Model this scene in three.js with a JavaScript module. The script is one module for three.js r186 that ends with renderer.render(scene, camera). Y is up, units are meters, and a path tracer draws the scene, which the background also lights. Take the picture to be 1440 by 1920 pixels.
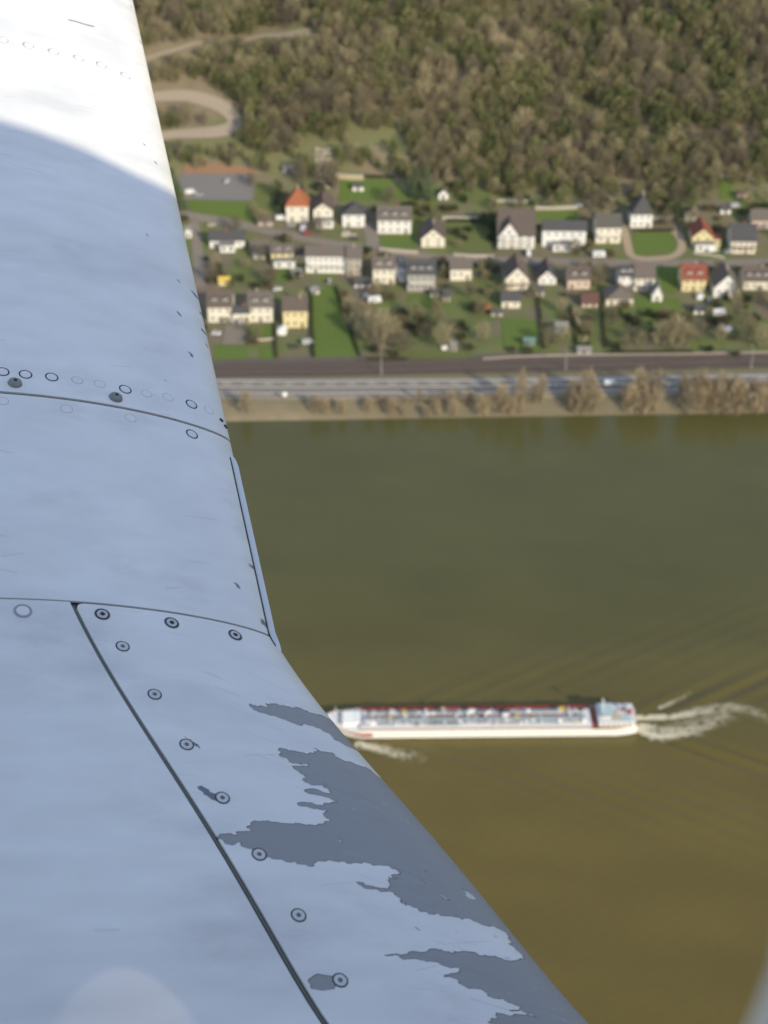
import * as THREE from 'three';
import { mergeGeometries } from 'three/addons/utils/BufferGeometryUtils.js';
import { RoundedBoxGeometry } from 'three/addons/geometries/RoundedBoxGeometry.js';

// ------------------------------------------------------------------ camera, sky, sun, exposure
const scene = new THREE.Scene();
const camera = new THREE.PerspectiveCamera(36.63, 0.75, 0.02, 9000);
camera.position.set(0, 350, 0);
camera.rotation.set(-35.4 * Math.PI / 180, 0, 0);
camera.focus = 1.62;
camera.userData.fStop = 10;
scene.add(camera);
const renderer = new THREE.WebGLRenderer();
renderer.toneMapping = THREE.LinearToneMapping;
renderer.toneMappingExposure = 1.02;
renderer.shadowMap.enabled = true;
const SUN_AZ = 38 * Math.PI / 180, SUN_EL = 25 * Math.PI / 180;
const SUN = new THREE.Vector3(Math.cos(SUN_EL) * Math.sin(SUN_AZ), Math.sin(SUN_EL), Math.cos(SUN_EL) * Math.cos(SUN_AZ));
{
  const W = 512, H = 256, d = new Float32Array(W * H * 4);
  const zen = [0.40, 0.53, 0.80], hor = [0.72, 0.805, 0.97];
  for (let r = 0; r < H; r++) for (let c = 0; c < W; c++) {
    const up = ((r + 0.5) / H - 0.5) * Math.PI, a = ((c + 0.5) / W - 0.5) * 2 * Math.PI;
    const x = Math.cos(a) * Math.cos(up), y = Math.sin(up), z = Math.sin(a) * Math.cos(up);
    const cs = x * SUN.x + y * SUN.y + z * SUN.z, t = Math.pow(1 - Math.max(0, y), 2.6), g = 0.5 * Math.exp((cs - 1) * 9);
    const k = (r * W + c) * 4;
    for (let i = 0; i < 3; i++) d[k + i] = y < 0 ? [0.24, 0.23, 0.18][i] : (zen[i] * (1 - t) + hor[i] * t) * (0.92 + 0.1 * cs * cs) + g * [1.0, 0.86, 0.66][i];
    d[k + 3] = 1;
  }
  const sky = new THREE.DataTexture(d, W, H, THREE.RGBAFormat, THREE.FloatType);
  sky.mapping = THREE.EquirectangularReflectionMapping; sky.magFilter = THREE.LinearFilter; sky.needsUpdate = true;
  scene.background = sky; scene.environment = sky;
}
const sun = new THREE.DirectionalLight(new THREE.Color().setRGB(1, 0.88, 0.67), 4.45);
sun.position.copy(SUN).multiplyScalar(900).add(new THREE.Vector3(0, 0, -560));
sun.target.position.set(0, 0, -560);
sun.castShadow = true; sun.shadow.mapSize.set(4096, 4096);
Object.assign(sun.shadow.camera, { left: -420, right: 420, top: 420, bottom: -420, near: 1, far: 2200 });
scene.add(sun, sun.target);

// ------------------------------------------------------------------ helpers
function rnd(seed) { let a = seed >>> 0; return () => { a |= 0; a = a + 0x6D2B79F5 | 0; let t = Math.imul(a ^ a >>> 15, 1 | a); t = t + Math.imul(t ^ t >>> 7, 61 | t) ^ t; return ((t ^ t >>> 14) >>> 0) / 4294967296; }; }
function hash(x, y, s = 0) { let h = Math.imul(x | 0, 374761393) + Math.imul(y | 0, 668265263) + Math.imul(s | 0, 2147483647 - 58); h = Math.imul(h ^ h >>> 13, 1274126177); return ((h ^ h >>> 16) >>> 0) / 4294967296; }
function vnoise(x, y, s = 0) { const i = Math.floor(x), j = Math.floor(y), f = x - i, g = y - j, u = f * f * (3 - 2 * f), v = g * g * (3 - 2 * g); const a = hash(i, j, s), b = hash(i + 1, j, s), c = hash(i, j + 1, s), e = hash(i + 1, j + 1, s); return a + (b - a) * u + (c - a) * v + (a - b - c + e) * u * v; }
function fbm(x, y, o = 4, s = 0) { let t = 0, a = 0.5, n = 0; for (let k = 0; k < o; k++) { t += a * vnoise(x, y, s + k * 17); n += a; a *= 0.5; x = x * 2.03 + 11.3; y = y * 2.03 + 5.7; } return t / n; }
const clamp = (x, a, b) => Math.min(b, Math.max(a, x)), lerp = (a, b, t) => a + (b - a) * t;
const smooth = (a, b, x) => { const t = clamp((x - a) / (b - a), 0, 1); return t * t * (3 - 2 * t); };
function interp(x, X, Y) { if (x <= X[0]) return Y[0]; for (let i = 1; i < X.length; i++) if (x <= X[i]) return lerp(Y[i - 1], Y[i], (x - X[i - 1]) / (X[i] - X[i - 1])); return Y[Y.length - 1]; }
const V = (x, y, z) => new THREE.Vector3(x, y, z);
const M = (r, g, b, rough = 0.85, more = {}) => { const { phys, ...rest } = more; const m = phys ? new THREE.MeshPhysicalMaterial({ roughness: rough, ...rest }) : new THREE.MeshStandardMaterial({ roughness: rough, ...rest }); m.color.setRGB(r, g, b); m.side = THREE.DoubleSide; return m; };
const used = {};
function numbered(n) { const k = used[n] = (used[n] ?? -1) + 1; return k ? n + '_' + String(k).padStart(3, '0') : n; }
function shade(o) { o.castShadow = o.receiveShadow = true; return o; }
function tag(o, label, category, group, kind) { if (label) o.userData.label = label; if (category) o.userData.category = category; if (group) o.userData.group = group; if (kind) o.userData.kind = kind; return o; }
function thing(name, label, category, p = [0, 0, 0], turn = 0, group) { const o = new THREE.Group(); o.name = numbered(name); o.position.set(...p); o.rotation.y = turn; scene.add(o); return tag(o, label, category, group); }
function part(name, geo, mat, parent) { const m = shade(new THREE.Mesh(Array.isArray(geo) ? mergeGeometries(geo.map((g) => g.index ? g.toNonIndexed() : g).map(plain)) : geo, mat)); m.name = name; parent.add(m); return m; }
function plain(g) { for (const k of Object.keys(g.attributes)) if (!['position', 'normal', 'uv'].includes(k)) g.deleteAttribute(k); if (!g.attributes.uv) g.setAttribute('uv', new THREE.BufferAttribute(new Float32Array(g.attributes.position.count * 2), 2)); return g; }
function struct(name, geo, mat, kind = 'structure') { const m = shade(new THREE.Mesh(geo, mat)); m.name = numbered(name); m.userData.kind = kind; scene.add(m); return m; }
const box = (w, h, d, x = 0, y = 0, z = 0) => new THREE.BoxGeometry(w, h, d).translate(x, y, z);
const rbox = (w, h, d, r, x = 0, y = 0, z = 0) => new RoundedBoxGeometry(w, h, d, 2, r).translate(x, y, z);
const cyl = (r0, r1, h, n, x = 0, y = 0, z = 0) => new THREE.CylinderGeometry(r1, r0, h, n).translate(x, y, z);
function bar(a, b, r, n = 6) { const d = b.clone().sub(a), g = new THREE.CylinderGeometry(r, r, d.length(), n); g.applyQuaternion(new THREE.Quaternion().setFromUnitVectors(V(0, 1, 0), d.clone().normalize())); return g.translate((a.x + b.x) / 2, (a.y + b.y) / 2, (a.z + b.z) / 2); }
function quads(pos, idx, uv, col) { const g = new THREE.BufferGeometry(); g.setAttribute('position', new THREE.BufferAttribute(new Float32Array(pos), 3)); if (uv) g.setAttribute('uv', new THREE.BufferAttribute(new Float32Array(uv), 2)); if (col) g.setAttribute('color', new THREE.BufferAttribute(new Float32Array(col), 3)); g.setIndex(idx); g.computeVertexNormals(); return g; }
function tris(list) { const p = []; for (const t of list) for (const v of t) p.push(v.x ?? v[0], v.y ?? v[1], v.z ?? v[2]); const g = new THREE.BufferGeometry(); g.setAttribute('position', new THREE.BufferAttribute(new Float32Array(p), 3)); g.setAttribute('uv', new THREE.BufferAttribute(new Float32Array(p.length / 3 * 2), 2)); g.computeVertexNormals(); return g; }

// ------------------------------------------------------------------ the place, in metres (x along the river, z away from the far bank)
const KD=[-4000,-200,60,120,140,150,160,548,558,562,567,571,588,606,612,640,660,692,720,745,764,800,900,1000,1100,1400,4000], KH=[60,40,12,6,3,-1,-5,-5,-1.5,0.4,3,4.6,5,5.2,6,7.5,9.5,12,15.5,21,26,47,108,165,200,230,260];
const PLACE={
 lane:[[-109.1,-729.9],[-100.2,-727.4],[-90.5,-724.9],[-80.9,-722.4],[-67.1,-717.8],[-56.2,-713.5],[-42.6,-708.7],[-29.2,-704.5],[-15.9,-701.2],[-5.3,-698.4],[10.5,-694.7],[26.2,-691.4],[47.0,-689.5],[67.9,-688.5],[88.7,-687.6],[106.9,-686.7],[125.1,-686.8],[148.5,-686.4],[169.5,-686.9],[198.5,-688.6]],
 side_lane:[[-96.5,-722.3],[-93.7,-708.9],[-91.4,-692.2],[-89.6,-677.4],[-87.5,-662.9]],
 parking:[[-106.3,-750.6],[-93.9,-750.3],[-80.1,-750.0],[-67.7,-750.2]],
 forecourt:[[-6.1,-699.3],[-5.8,-707.0],[-7.0,-715.8],[-8.1,-721.4]],
 loop:[[120.1,-720.0],[120.9,-712.7],[121.0,-702.0],[121.8,-693.3],[126.9,-690.3],[136.1,-690.8],[142.2,-692.9],[146.7,-698.4],[148.2,-705.6],[147.1,-712.8],[144.6,-717.7]],
 courtyard:[[-73.1,-623.2],[-63.4,-623.2]],
 courtyard2:[[163.6,-690.1],[168.2,-695.8],[172.0,-696.5]],
 garden_path:[[89.0,-646.1],[89.5,-637.2],[91.5,-629.4],[92.6,-623.0],[90.4,-615.4]],
 hairpin:[[-134.7,-805.8],[-122.4,-808.7],[-107.6,-808.1],[-95.9,-804.9],[-87.1,-801.1],[-80.9,-795.6],[-79.2,-790.1],[-82.7,-787.0],[-89.1,-785.5],[-100.5,-785.1],[-112.3,-784.5],[-126.8,-779.8]],
 upper_track:[[-140.3,-825.0],[-121.6,-828.2],[-110.1,-830.5],[-93.4,-838.8],[-70.7,-847.6],[-52.7,-843.5],[-40.2,-840.9]],
 river_road:[[-97.3,-578.8],[-74.2,-579.3],[-37.1,-578.9],[0.0,-579.4],[41.8,-579.9],[83.6,-581.2],[125.7,-582.6],[181.9,-584.4]],
 rail:[[-98.8,-591.7],[-75.4,-592.7],[-37.7,-593.6],[0.0,-595.0],[42.6,-597.3],[85.4,-599.2],[128.4,-601.1],[186.1,-603.9]],
 verge:[[-98.2,-586.8],[-74.9,-587.2],[-37.5,-587.7],[0.0,-588.2],[42.2,-589.1],[84.6,-590.5],[127.0,-591.9],[184.0,-594.2]],
 path_low:[[-96.3,-570.3],[-73.4,-570.1],[-36.7,-570.3],[0.0,-570.7],[41.3,-571.6],[82.8,-572.9],[124.4,-574.2],[180.1,-576.0]],
 rail_wall:[[44.1,-602.5],[57.3,-604.3],[76.5,-605.8],[90.9,-606.0],[114.9,-606.7],[138.9,-607.2],[177.6,-608.7]],
 red_bank:[[-104.5,-761.5],[-94.8,-762.3],[-80.8,-761.5],[-67.4,-759.5]],
 lawns:[[0,-101.4,-740.5,-73.3,-739.0,-66.4,-723.9,-98.3,-730.4],[1,-67.1,-755.3,-55.2,-750.3,-55.2,-726.1,-63.9,-727.8],[0,-22.3,-758.3,4.7,-756.9,13.7,-742.5,-23.5,-739.5],[0,-2.1,-711.9,14.9,-711.0,16.4,-699.0,-1.1,-699.8],[1,31.3,-723.1,48.6,-722.8,54.2,-696.9,32.1,-695.8],[0,77.0,-732.2,98.1,-733.2,97.5,-725.9,77.1,-725.7],[0,124.8,-714.6,146.3,-714.8,144.3,-696.5,122.9,-694.3],[0,-34.5,-659.7,-24.0,-665.0,-12.0,-605.7,-31.1,-604.8],[0,-61.5,-631.0,-51.4,-631.5,-50.1,-620.9,-61.0,-620.5],[0,-55.9,-612.8,-49.2,-614.2,-48.6,-602.9,-55.5,-602.9],[0,-77.4,-614.1,-63.9,-614.1,-59.6,-602.9,-75.7,-602.4],[1,-68.1,-676.5,-55.4,-676.6,-54.8,-665.4,-67.2,-664.4],[0,-53.8,-680.0,-46.6,-680.1,-44.7,-667.8,-53.2,-667.8],[0,10.6,-657.2,23.3,-658.2,24.5,-646.9,11.5,-646.4],[0,54.5,-637.0,70.5,-636.1,70.3,-611.3,54.1,-611.2],[1,93.9,-647.7,101.4,-647.7,99.3,-617.7,92.1,-617.7],[0,118.8,-656.8,140.0,-654.6,139.1,-640.0,119.3,-640.9],[1,11.5,-610.5,38.0,-610.7,38.1,-602.9,11.9,-602.9],[0,132.0,-683.3,141.8,-683.3,138.9,-659.2,130.7,-659.1],[0,174.9,-758.9,181.8,-759.8,180.5,-744.2,173.2,-743.2],[1,41.1,-673.0,55.3,-673.1,51.9,-636.0,39.4,-631.3],[1,44.3,-752.3,73.3,-751.8,74.0,-740.5,45.1,-738.4],[1,101.9,-640.9,111.9,-640.9,111.0,-613.5,101.3,-613.4],[1,162.4,-638.7,178.3,-637.3,174.5,-617.9,160.0,-617.9],[1,136.1,-743.7,148.8,-742.1,147.6,-732.4,137.5,-732.3]],
 walls:[
  ['pale retaining wall along the lane below the rectangular lawn',1.6,0.5,0,[-2.4,-697.0,6.6,-695.6,16.8,-694.3]],
  ['pale wall along the lane below the open lawn',1.2,0.5,0,[34.1,-693.0,43.2,-691.5,53.7,-691.5]],
  ['long pale wall along the slope above the open lawn',1.6,0.6,0,[29.5,-725.2,37.9,-724.9,47.1,-725.0]],
  ['yellowish wall behind the largest white house',1.6,0.6,1,[62.0,-730.3,67.4,-730.3,72.9,-730.8]],
  ['upper pale terrace wall on the slope behind the largest white house',1.4,0.6,0,[54.8,-739.4,64.4,-739.9,75.3,-739.2]],
  ['pale wall above the small lawn behind the broad white house',1.4,0.6,0,[77.1,-733.9,87.2,-734.0,98.8,-735.0]],
  ['short buff retaining wall at the wood edge above the upper lawn',2.6,0.6,1,[-25.3,-757.9,-18.1,-757.1,-10.6,-756.8]],
  ['white garden wall right of the tall hipped roof house',2.2,0.5,0,[136.8,-724.5,142.1,-725.4,146.9,-726.8]],
  ['pale low wall at the foot of the forecourt',1.0,0.5,0,[-21.3,-710.3,-17.1,-709.8,-13.9,-710.3]],
  ['low garden wall in front of the lowest row courtyard',0.8,0.4,1,[-61.6,-618.2,-55.7,-617.7,-49.7,-618.7]],
  ['curved pale kerb wall beside the lane near the pale yellow house',1.0,0.5,0,[152.6,-695.5,160.1,-693.5,167.0,-690.5]],
  ['stone edging on the slope near the small lawn at right',1.2,0.6,1,[172.9,-760.6,177.5,-761.5,182.6,-761.5]],
 ],
 terraces:[[-32.1,-775.0,9.6],[-31.4,-772.5,10.1],[-32.0,-770.0,9.0],[-32.5,-767.6,7.3],[-30.2,-764.7,4.5],[-31.2,-759.5,6.1],[-30.5,-754.4,7.2],[-31.5,-750.2,5.5]],
 cars:[
  [-81.5,-754.2,1.4,'white','car','white car parked at the top of the asphalt car park'],
  [-99.8,-744.8,0.3,'white','van','white van parked on the left edge of the car park by the wing'],
  [-95.5,-743.1,0.2,'silver','car','silver car beside the white van at the car park edge'],
  [-87.1,-718.5,0.3,'beige','car','beige car parked on the lane near the junction by the wing'],
  [-52.1,-724.0,0.1,'white','van','white van parked left of the cream house with the orange roof'],
  [-47.1,-718.9,0,'silver','car','silver car in front of the cream house with the orange roof'],
  [-40.5,-715.6,1.3,'lilac','van','lilac grey van in front of the orange roofed house'],
  [-38.5,-711.7,0.2,'red','car','red car behind the lilac grey van on the lane'],
  [-19.2,-711.8,0.1,'beige','car','beige car parked beside the forecourt'],
  [-14.6,-707.4,0.2,'dark','car','dark car parked on the asphalt forecourt'],
  [71.2,-694.1,1.5,'white','van','white van parked at the corner of the largest white house'],
  [105.6,-691.7,0.1,'white','camper','long white camper parked beside the lane below the balcony house'],
  [98.5,-581.2,0,'white','van','white delivery van driving on the river road'],
  [122.4,-580.8,0,'white','car','white car driving on the river road behind the delivery van'],
  [72.8,-579.5,0,'silver','car','pale grey car on the river road seen through bare trees'],
  [8.6,-688.8,0.1,'blue','car','blue car in the shade on the lane'],
  [25.2,-682.4,1.2,'blue','car','blue car beside the slate roofed grey house'],
  [-76.7,-622.7,0,'white','car','white car parked in the lowest courtyard next to the wing'],
  [-34.5,-614.7,0.2,'silver','van','silver van parked in the lower yard beside the long lawn'],
  [-40.4,-612.0,0.2,'dark','car','dark grey car parked beside the silver van'],
  [-4.3,-650.3,0.2,'white','camper','rounded white caravan in the garden below the garage'],
  [-8.6,-654.8,1.3,'lilac','car','lilac car behind the rounded white caravan'],
  [-50.7,-660.6,0.3,'white','car','white car parked in the garden drive above the lowest row'],
  [-32.9,-659.3,0.9,'silver','van','silver van parked below the long white building'],
  [-26.1,-667.9,1.5,'silver','car','silver car parked in front of the long white building'],
  [156.0,-640.1,0.2,'white','camper','white caravan in the garden below the pale slope gabled house'],
  [153.4,-652.0,1.2,'silver','car','silver car beside the white gabled house near the right edge'],
  [73.9,-682.1,1.3,'blue','car','blue grey car between the gabled balcony house and the narrow white house'],
  [169.8,-696.1,0.3,'silver','car','silver car beside the cream bay fronted house'],
  [162.1,-697.5,0.2,'white','van','pale van beside the pale yellow gabled house'],
  [99.7,-736.3,0.2,'silver','car','silver car at the top of the drive behind the broad white house'],
  [179.8,-736.2,0.2,'silver','van','silver van near the wood edge at right'],
 ],
 hedges:[[-34.7,-659.3,-31.5,-604.8,'dark hedge on the left edge of the long straight lawn'],[-50.2,-631.1,-48.0,-603.8,'dark hedge on the right side of the small square lawn in the lowest row'],[31.9,-723.5,48.6,-723.2,'clipped hedge behind the rectangular lawn strip beside the gable house'],[125.5,-715.6,145.9,-715.7,'hedge closing the loop drive lawn from the house at its head'],[-22.9,-663.1,-11.0,-605.7,'hedge between the long straight lawn and the brown garden ground'],[73.1,-654.3,72.2,-611.3,'hedge running toward the railway beside the gabled balcony house garden'],[87.6,-647.6,87.3,-613.3,'hedge running toward the railway left of the winding garden path'],[102.4,-649.9,100.1,-611.4,'hedge running toward the railway right of the winding garden path'],[119.2,-640.0,139.4,-639.1,'hedge below the paired house garden near the large brown tree'],[-7.1,-602.0,10.0,-602.4,'hedge along the railway below the brown garden ground'],[-22.3,-759.2,5.0,-758.2,'hedge along the top edge of the upper lawn behind the wide white house'],[54.5,-722.0,55.3,-697.8,'hedge between the open lawn and the largest white house'],[100.7,-607.7,139.2,-608.6,'long hedge along the railway under the right hand gardens']],
 trees:[[21.4,-742.6,'conifer',20],[15.9,-744.3,'conifer',14],[-104.8,-733.4,'conifer',15],[-108.7,-746.3,'conifer',14],[53.6,-716.1,'evergreen',9],[49.8,-719.6,'evergreen',7],[149.0,-726.4,'evergreen',9],[-50.7,-727.4,'evergreen',9],[-54.9,-741.8,'evergreen',10],[-1.2,-612.9,'bare',16,'largest bare tree of the gardens, behind the leftmost catenary mast'],[131.2,-611.6,'bare',15,'big bare brown tree below the paired house, closing the right hand gardens'],[-7.3,-617.4,'bare',11],[4.8,-615.2,'bare',12],[9.6,-609.0,'bare',9],[26.5,-611.0,'bare',11],[19.4,-617.5,'bare',9],[30.4,-622.1,'bare',9],[44.8,-617.6,'bare',10],[125.4,-613.6,'bare',11],[136.3,-613.6,'bare',11],[143.0,-617.8,'bare',10],[115.8,-613.5,'bare',9],[111.5,-617.7,'bare',8],[108.1,-609.5,'bare',7],[102.1,-666.0,'bare',10],[104.9,-673.3,'bare',9],[-69.1,-751.0,'bare',7],[-61.9,-720.9,'bare',7],[-30.5,-753.6,'bare',11],[-44.5,-757.6,'bare',12],[-5.0,-653.9,'bare',8],[164.8,-617.9,'bare',12],[170.1,-613.8,'bare',11],[152.7,-617.8,'bare',10],[175.8,-650.3,'bare',9],[166.5,-654.8,'bare',8],[89.0,-636.1,'bare',7],[82.4,-617.7,'bare',8],[74.7,-613.3,'bare',8],[-9.9,-635.8,'bare',9],[-14.7,-626.5,'bare',9],[14.8,-635.9,'bare',10],[99.9,-722.4,'bare',6],[115.6,-731.2,'bare',7],[106.3,-733.3,'bare',9],[143.1,-722.6,'bare',6],[157.0,-725.2,'bare',7],[70.6,-654.3,'bare',6],[40.3,-654.1,'bare',8],[44.7,-640.7,'bare',7],[-7.3,-624.2,'shrub',3.2],[-17.4,-640.5,'shrub',3.2],[-18.9,-656.1,'shrub',3.2],[12.2,-626.6,'shrub',3.2],[17.3,-635.9,'shrub',3.2],[36.4,-619.8,'shrub',3.2],[38.5,-611.1,'shrub',3.2],[31.9,-629.0,'shrub',3.2],[141.0,-636.3,'shrub',3.2],[144.8,-629.3,'shrub',3.2],[152.6,-631.6,'shrub',3.2],[144.6,-643.4,'shrub',3.2],[123.3,-624.6,'shrub',3.2],[115.6,-631.5,'shrub',3.2],[104.7,-611.5,'shrub',3.2],[84.1,-636.1,'shrub',3.2],[91.4,-611.4,'shrub',3.2],[-79.3,-638.0,'shrub',3.2],[-76.6,-635.7,'shrub',3.2],[-74.0,-633.8,'shrub',3.2],[-56.1,-665.4,'shrub',3.2],[-61.0,-663.0,'shrub',3.2],[-73.9,-665.3,'shrub',3.2],[167.3,-631.6,'shrub',3.2],[173.2,-636.3,'shrub',3.2],[161.4,-654.7,'shrub',3.2],[39.9,-707.3,'shrub',3.2],[36.1,-712.1,'shrub',3.2],[-4.8,-608.9,'shrub',3.2],[4.8,-605.7,'shrub',3.2],[57.6,-609.2,'shrub',3.2],[64.8,-608.5,'shrub',3.2],[146.5,-609.6,'shrub',3.2],[157.9,-605.8,'shrub',3.2],[-27.7,-751.5,'shrub',3.2],[13.6,-734.6,'shrub',3.2],[21.8,-732.5,'shrub',3.2],[32.7,-732.6,'shrub',3.2],[41.1,-739.3,'shrub',3.2],[130.3,-729.2,'shrub',3.2],[141.8,-733.7,'shrub',3.2],[155.1,-731.6,'shrub',3.2],[163.6,-733.9,'shrub',3.2],[187.9,-731.9,'shrub',3.2],[192.6,-727.7,'shrub',3.2],[-41.1,-672.7,'shrub',3.2],[-44.8,-670.3,'shrub',3.2],[5.0,-640.6,'shrub',3.2],[106.9,-640.9,'shrub',3.2],[136.7,-624.6,'shrub',3.2],[98.3,-654.4,'shrub',3.2],[50.6,-683.0,'shrub',3.2],[54.3,-678.0,'shrub',3.2],[41.5,-682.9,'shrub',3.2],[98.9,-698.1,'shrub',3.2],[112.7,-647.7,'shrub',3.2]],
 bank:[[-58.8,-562.8,9.0],[-29.6,-563.6,9.2],[-25.1,-563.2,7.9],[-18.2,-562.9,7.6],[-6.8,-564.0,6.3],[3.4,-563.1,8.5],[8.0,-562.5,6.1],[18.2,-561.9,6.6],[22.8,-562.9,6.7],[29.6,-562.7,7.8],[42.2,-563.1,9.3],[50.2,-563.9,9.3],[54.3,-563.9,8.7],[58.2,-564.3,12.8],[76.5,-563.3,8.9],[81.2,-565.2,9.0],[85.0,-564.0,11.9],[89.2,-565.4,10.9],[96.1,-565.6,10.6],[100.6,-564.5,12.9],[105.7,-565.4,12.0],[110.8,-564.3,12.6],[115.6,-566.1,10.3],[118.9,-564.3,10.0],[123.9,-564.8,10.7],[130.4,-565.0,10.4],[135.1,-566.6,8.4],[138.6,-566.5,9.3],[143.0,-565.0,11.2],[146.9,-565.4,10.8],[151.1,-565.8,12.1],[160.2,-565.5,12.6],[166.0,-565.9,8.5],[-6.9,-567.5,4.1],[-4.1,-567.6,3.1],[-1.4,-567.6,4.6],[1.4,-567.7,5.4],[4.1,-567.8,3.2],[6.9,-567.9,3.6],[9.6,-567.9,4.1],[12.4,-568.0,3.7],[15.1,-568.1,5.4],[17.9,-568.1,4.1],[20.6,-568.2,4.9],[23.4,-568.3,4.5],[26.1,-568.4,4.8],[28.9,-568.4,5.8],[31.6,-568.5,5.8],[34.4,-568.6,3.3],[37.1,-568.6,5.5],[39.9,-568.7,4.0],[42.6,-568.8,3.3],[45.4,-568.9,4.2],[48.1,-568.9,4.5],[50.9,-569.0,5.9],[53.6,-569.1,4.1],[56.4,-569.1,3.0],[59.2,-569.2,5.6],[61.9,-569.3,3.3],[64.7,-569.3,8.4],[67.4,-569.4,10.2],[70.2,-569.5,8.6],[72.9,-569.6,8.2],[75.7,-569.6,10.0],[78.5,-569.7,6.1],[81.2,-569.8,8.9],[84.0,-569.8,8.1],[86.7,-569.9,10.9],[89.5,-570.0,10.0],[92.3,-570.1,6.3],[95.0,-570.1,7.0],[97.8,-570.2,8.3],[100.6,-570.3,9.5],[103.3,-570.3,7.7],[106.1,-570.4,7.8],[108.9,-570.5,10.6],[111.6,-570.6,10.8],[114.4,-570.6,8.0],[117.2,-570.7,10.5],[119.9,-570.8,7.7],[122.7,-570.8,6.4],[125.5,-570.9,8.6],[128.2,-571.0,9.3],[131.0,-571.1,10.5],[133.8,-571.1,10.8],[136.5,-571.2,9.8],[139.3,-571.3,9.8],[142.1,-571.3,9.6],[144.9,-571.4,9.5],[147.6,-571.5,9.8],[150.4,-571.6,10.9],[153.2,-571.6,7.9],[155.9,-571.7,6.4],[158.7,-571.8,7.2],[161.5,-571.8,7.1],[164.3,-571.9,7.8],[167.0,-572.0,10.1],[169.8,-572.1,6.3]],
 signs:[[-42.4,-568.8],[58.8,-571.3],[157.9,-571.0]],
 masts:[[-1.2,-589.5],[80.2,-593.7],[162.8,-596.5]],
 shipline:[[-10.36,-365.53],[74.39,-366.77]],
 shipends:[[-18.73,-368.26],[82.13,-369.01]],
 foam:[[[82.8,-375.3],[88.6,-375.3],[95.1,-375.8],[102.1,-377.6],[107.7,-379.4],[114.1,-380.5],[120.0,-378.9],[127.8,-374.0]],[[82.8,-370.0],[85.7,-367.5],[89.0,-365.8],[95.3,-367.5],[102.6,-370.0],[109.4,-374.0],[114.4,-377.6]],[[83.7,-371.5],[90.4,-369.5],[99.4,-371.5],[106.9,-374.6],[116.3,-378.4]],[[-8.9,-362.8],[-3.4,-361.4],[4.3,-358.4],[13.6,-356.8]],[[91.0,-379.7],[96.2,-382.8],[102.9,-387.8]]],
 houses:[
  [-43.8,-722.7,0,11.2,10,8.7,7.8,'hip','cream','orange',2,2,'','house','cream house with steep orange tiled roof at the left end of the upper row'],
  [-30.7,-721.7,0,9.7,15,7.4,3.7,'gable','cream','brown',2,2,'annex','house','narrow cream gabled house right of the orange roofed house, white garage block in front'],
  [-15.3,-718.7,0,11.2,9,7.0,4.3,'hip','white','slate',2,2,'','house','small white house with grey pyramid roof left of the asphalt forecourt'],
  [5.2,-712.9,0,16.7,11.6,7.4,4.9,'eaves','white','taupe',4,2,'dormers','house','wide white house with long taupe roof and dormers above a rectangular lawn'],
  [24.3,-700.7,0,11.5,15,5.0,4.9,'gable','cream','brown',2,2,'','house','plain cream house showing a symmetrical gable with four windows beside the open lawn'],
  [65.3,-699.9,0,18.0,21.9,6.9,9.2,'eaves','white','brown',4,3,'frontgable balcony','house','largest white house of the upper row with pointed front gable and long balconies'],
  [89.0,-701.3,0,21.3,8.0,9.0,3.4,'eaves','white','slate',5,2,'annex','house','broad white house with shallow slate roof and white terrace block in front'],
  [111.3,-704.8,0,12.2,11.2,8.6,4.7,'eaves','cream','olive',3,2,'balcony','house','cream house with olive grey roof and balcony beside the curved drive'],
  [129.6,-719.1,0,10.8,9,7.4,8.6,'hip','white','slate',3,2,'','house','tall white house with steep grey hipped roof standing at the head of the loop drive'],
  [157.7,-701.8,0,10.1,13,5.7,4.2,'gable','yellow','red',2,2,'sideannex','house','pale yellow gabled house with red roof right of the loop drive'],
  [176.8,-695.8,0,12.1,13.9,6.9,5.8,'eaves','cream','slate',4,2,'balcony','house','cream house with two bay fronts and plain grey roof, right in the upper row'],
  [193.8,-718.2,0,17.6,9.3,4.9,3.9,'eaves','pink','taupe',4,1,'','house','pinkish house with low taupe roof cut by the right edge, uppermost on that side'],
  [-77.5,-699.5,0,17.2,8.6,4.1,3.6,'eaves','white','slate',4,1,'annex','house','white house with dark slate roof and white balcony nearest the wing, below the upper lane'],
  [-61.1,-693.0,0,8.9,9.3,2.2,3.9,'eaves','ochre','taupe',3,1,'lowwing','house','small house with taupe roof and ochre front band between white and yellow houses'],
  [-49.2,-685.3,0,11.3,7.3,5.8,3.0,'eaves','yellow','taupe',3,2,'dormers sideannex','house','yellow house with white dormers right of the small ochre fronted house'],
  [-27.8,-676.7,0,19.7,8.0,9.1,3.4,'eaves','white','taupe',7,2,'balcony','house','long white building with continuous balcony below the upper lane'],
  [-14.3,-674.7,0,6.9,9.5,9.2,4.0,'eaves','beige','taupe',2,3,'','house','beige grey block joined to the right end of the long white building'],
  [0.0,-666.8,0,10.4,9.4,8.0,4.0,'eaves','cream','taupe',3,2,'dormers','house','cream square house with taupe roof just below the lane, white conservatory on its right'],
  [7.2,-668.2,0,5.7,6,8.0,1.2,'hip','white','pale',2,1,'','house','white conservatory block between the square cream house and the slate roofed house'],
  [17.6,-660.2,0,13.2,11.1,9.1,4.7,'eaves','grey','slate',4,2,'dormers balcony','house','grey house with broad slate roof and white dormer band beside the white conservatory'],
  [36.9,-670.1,0,10.2,7.7,6.1,3.2,'eaves','cream','taupe',3,1,'','house','small cream house with taupe roof standing alone at the edge of the brown garden strip'],
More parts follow.
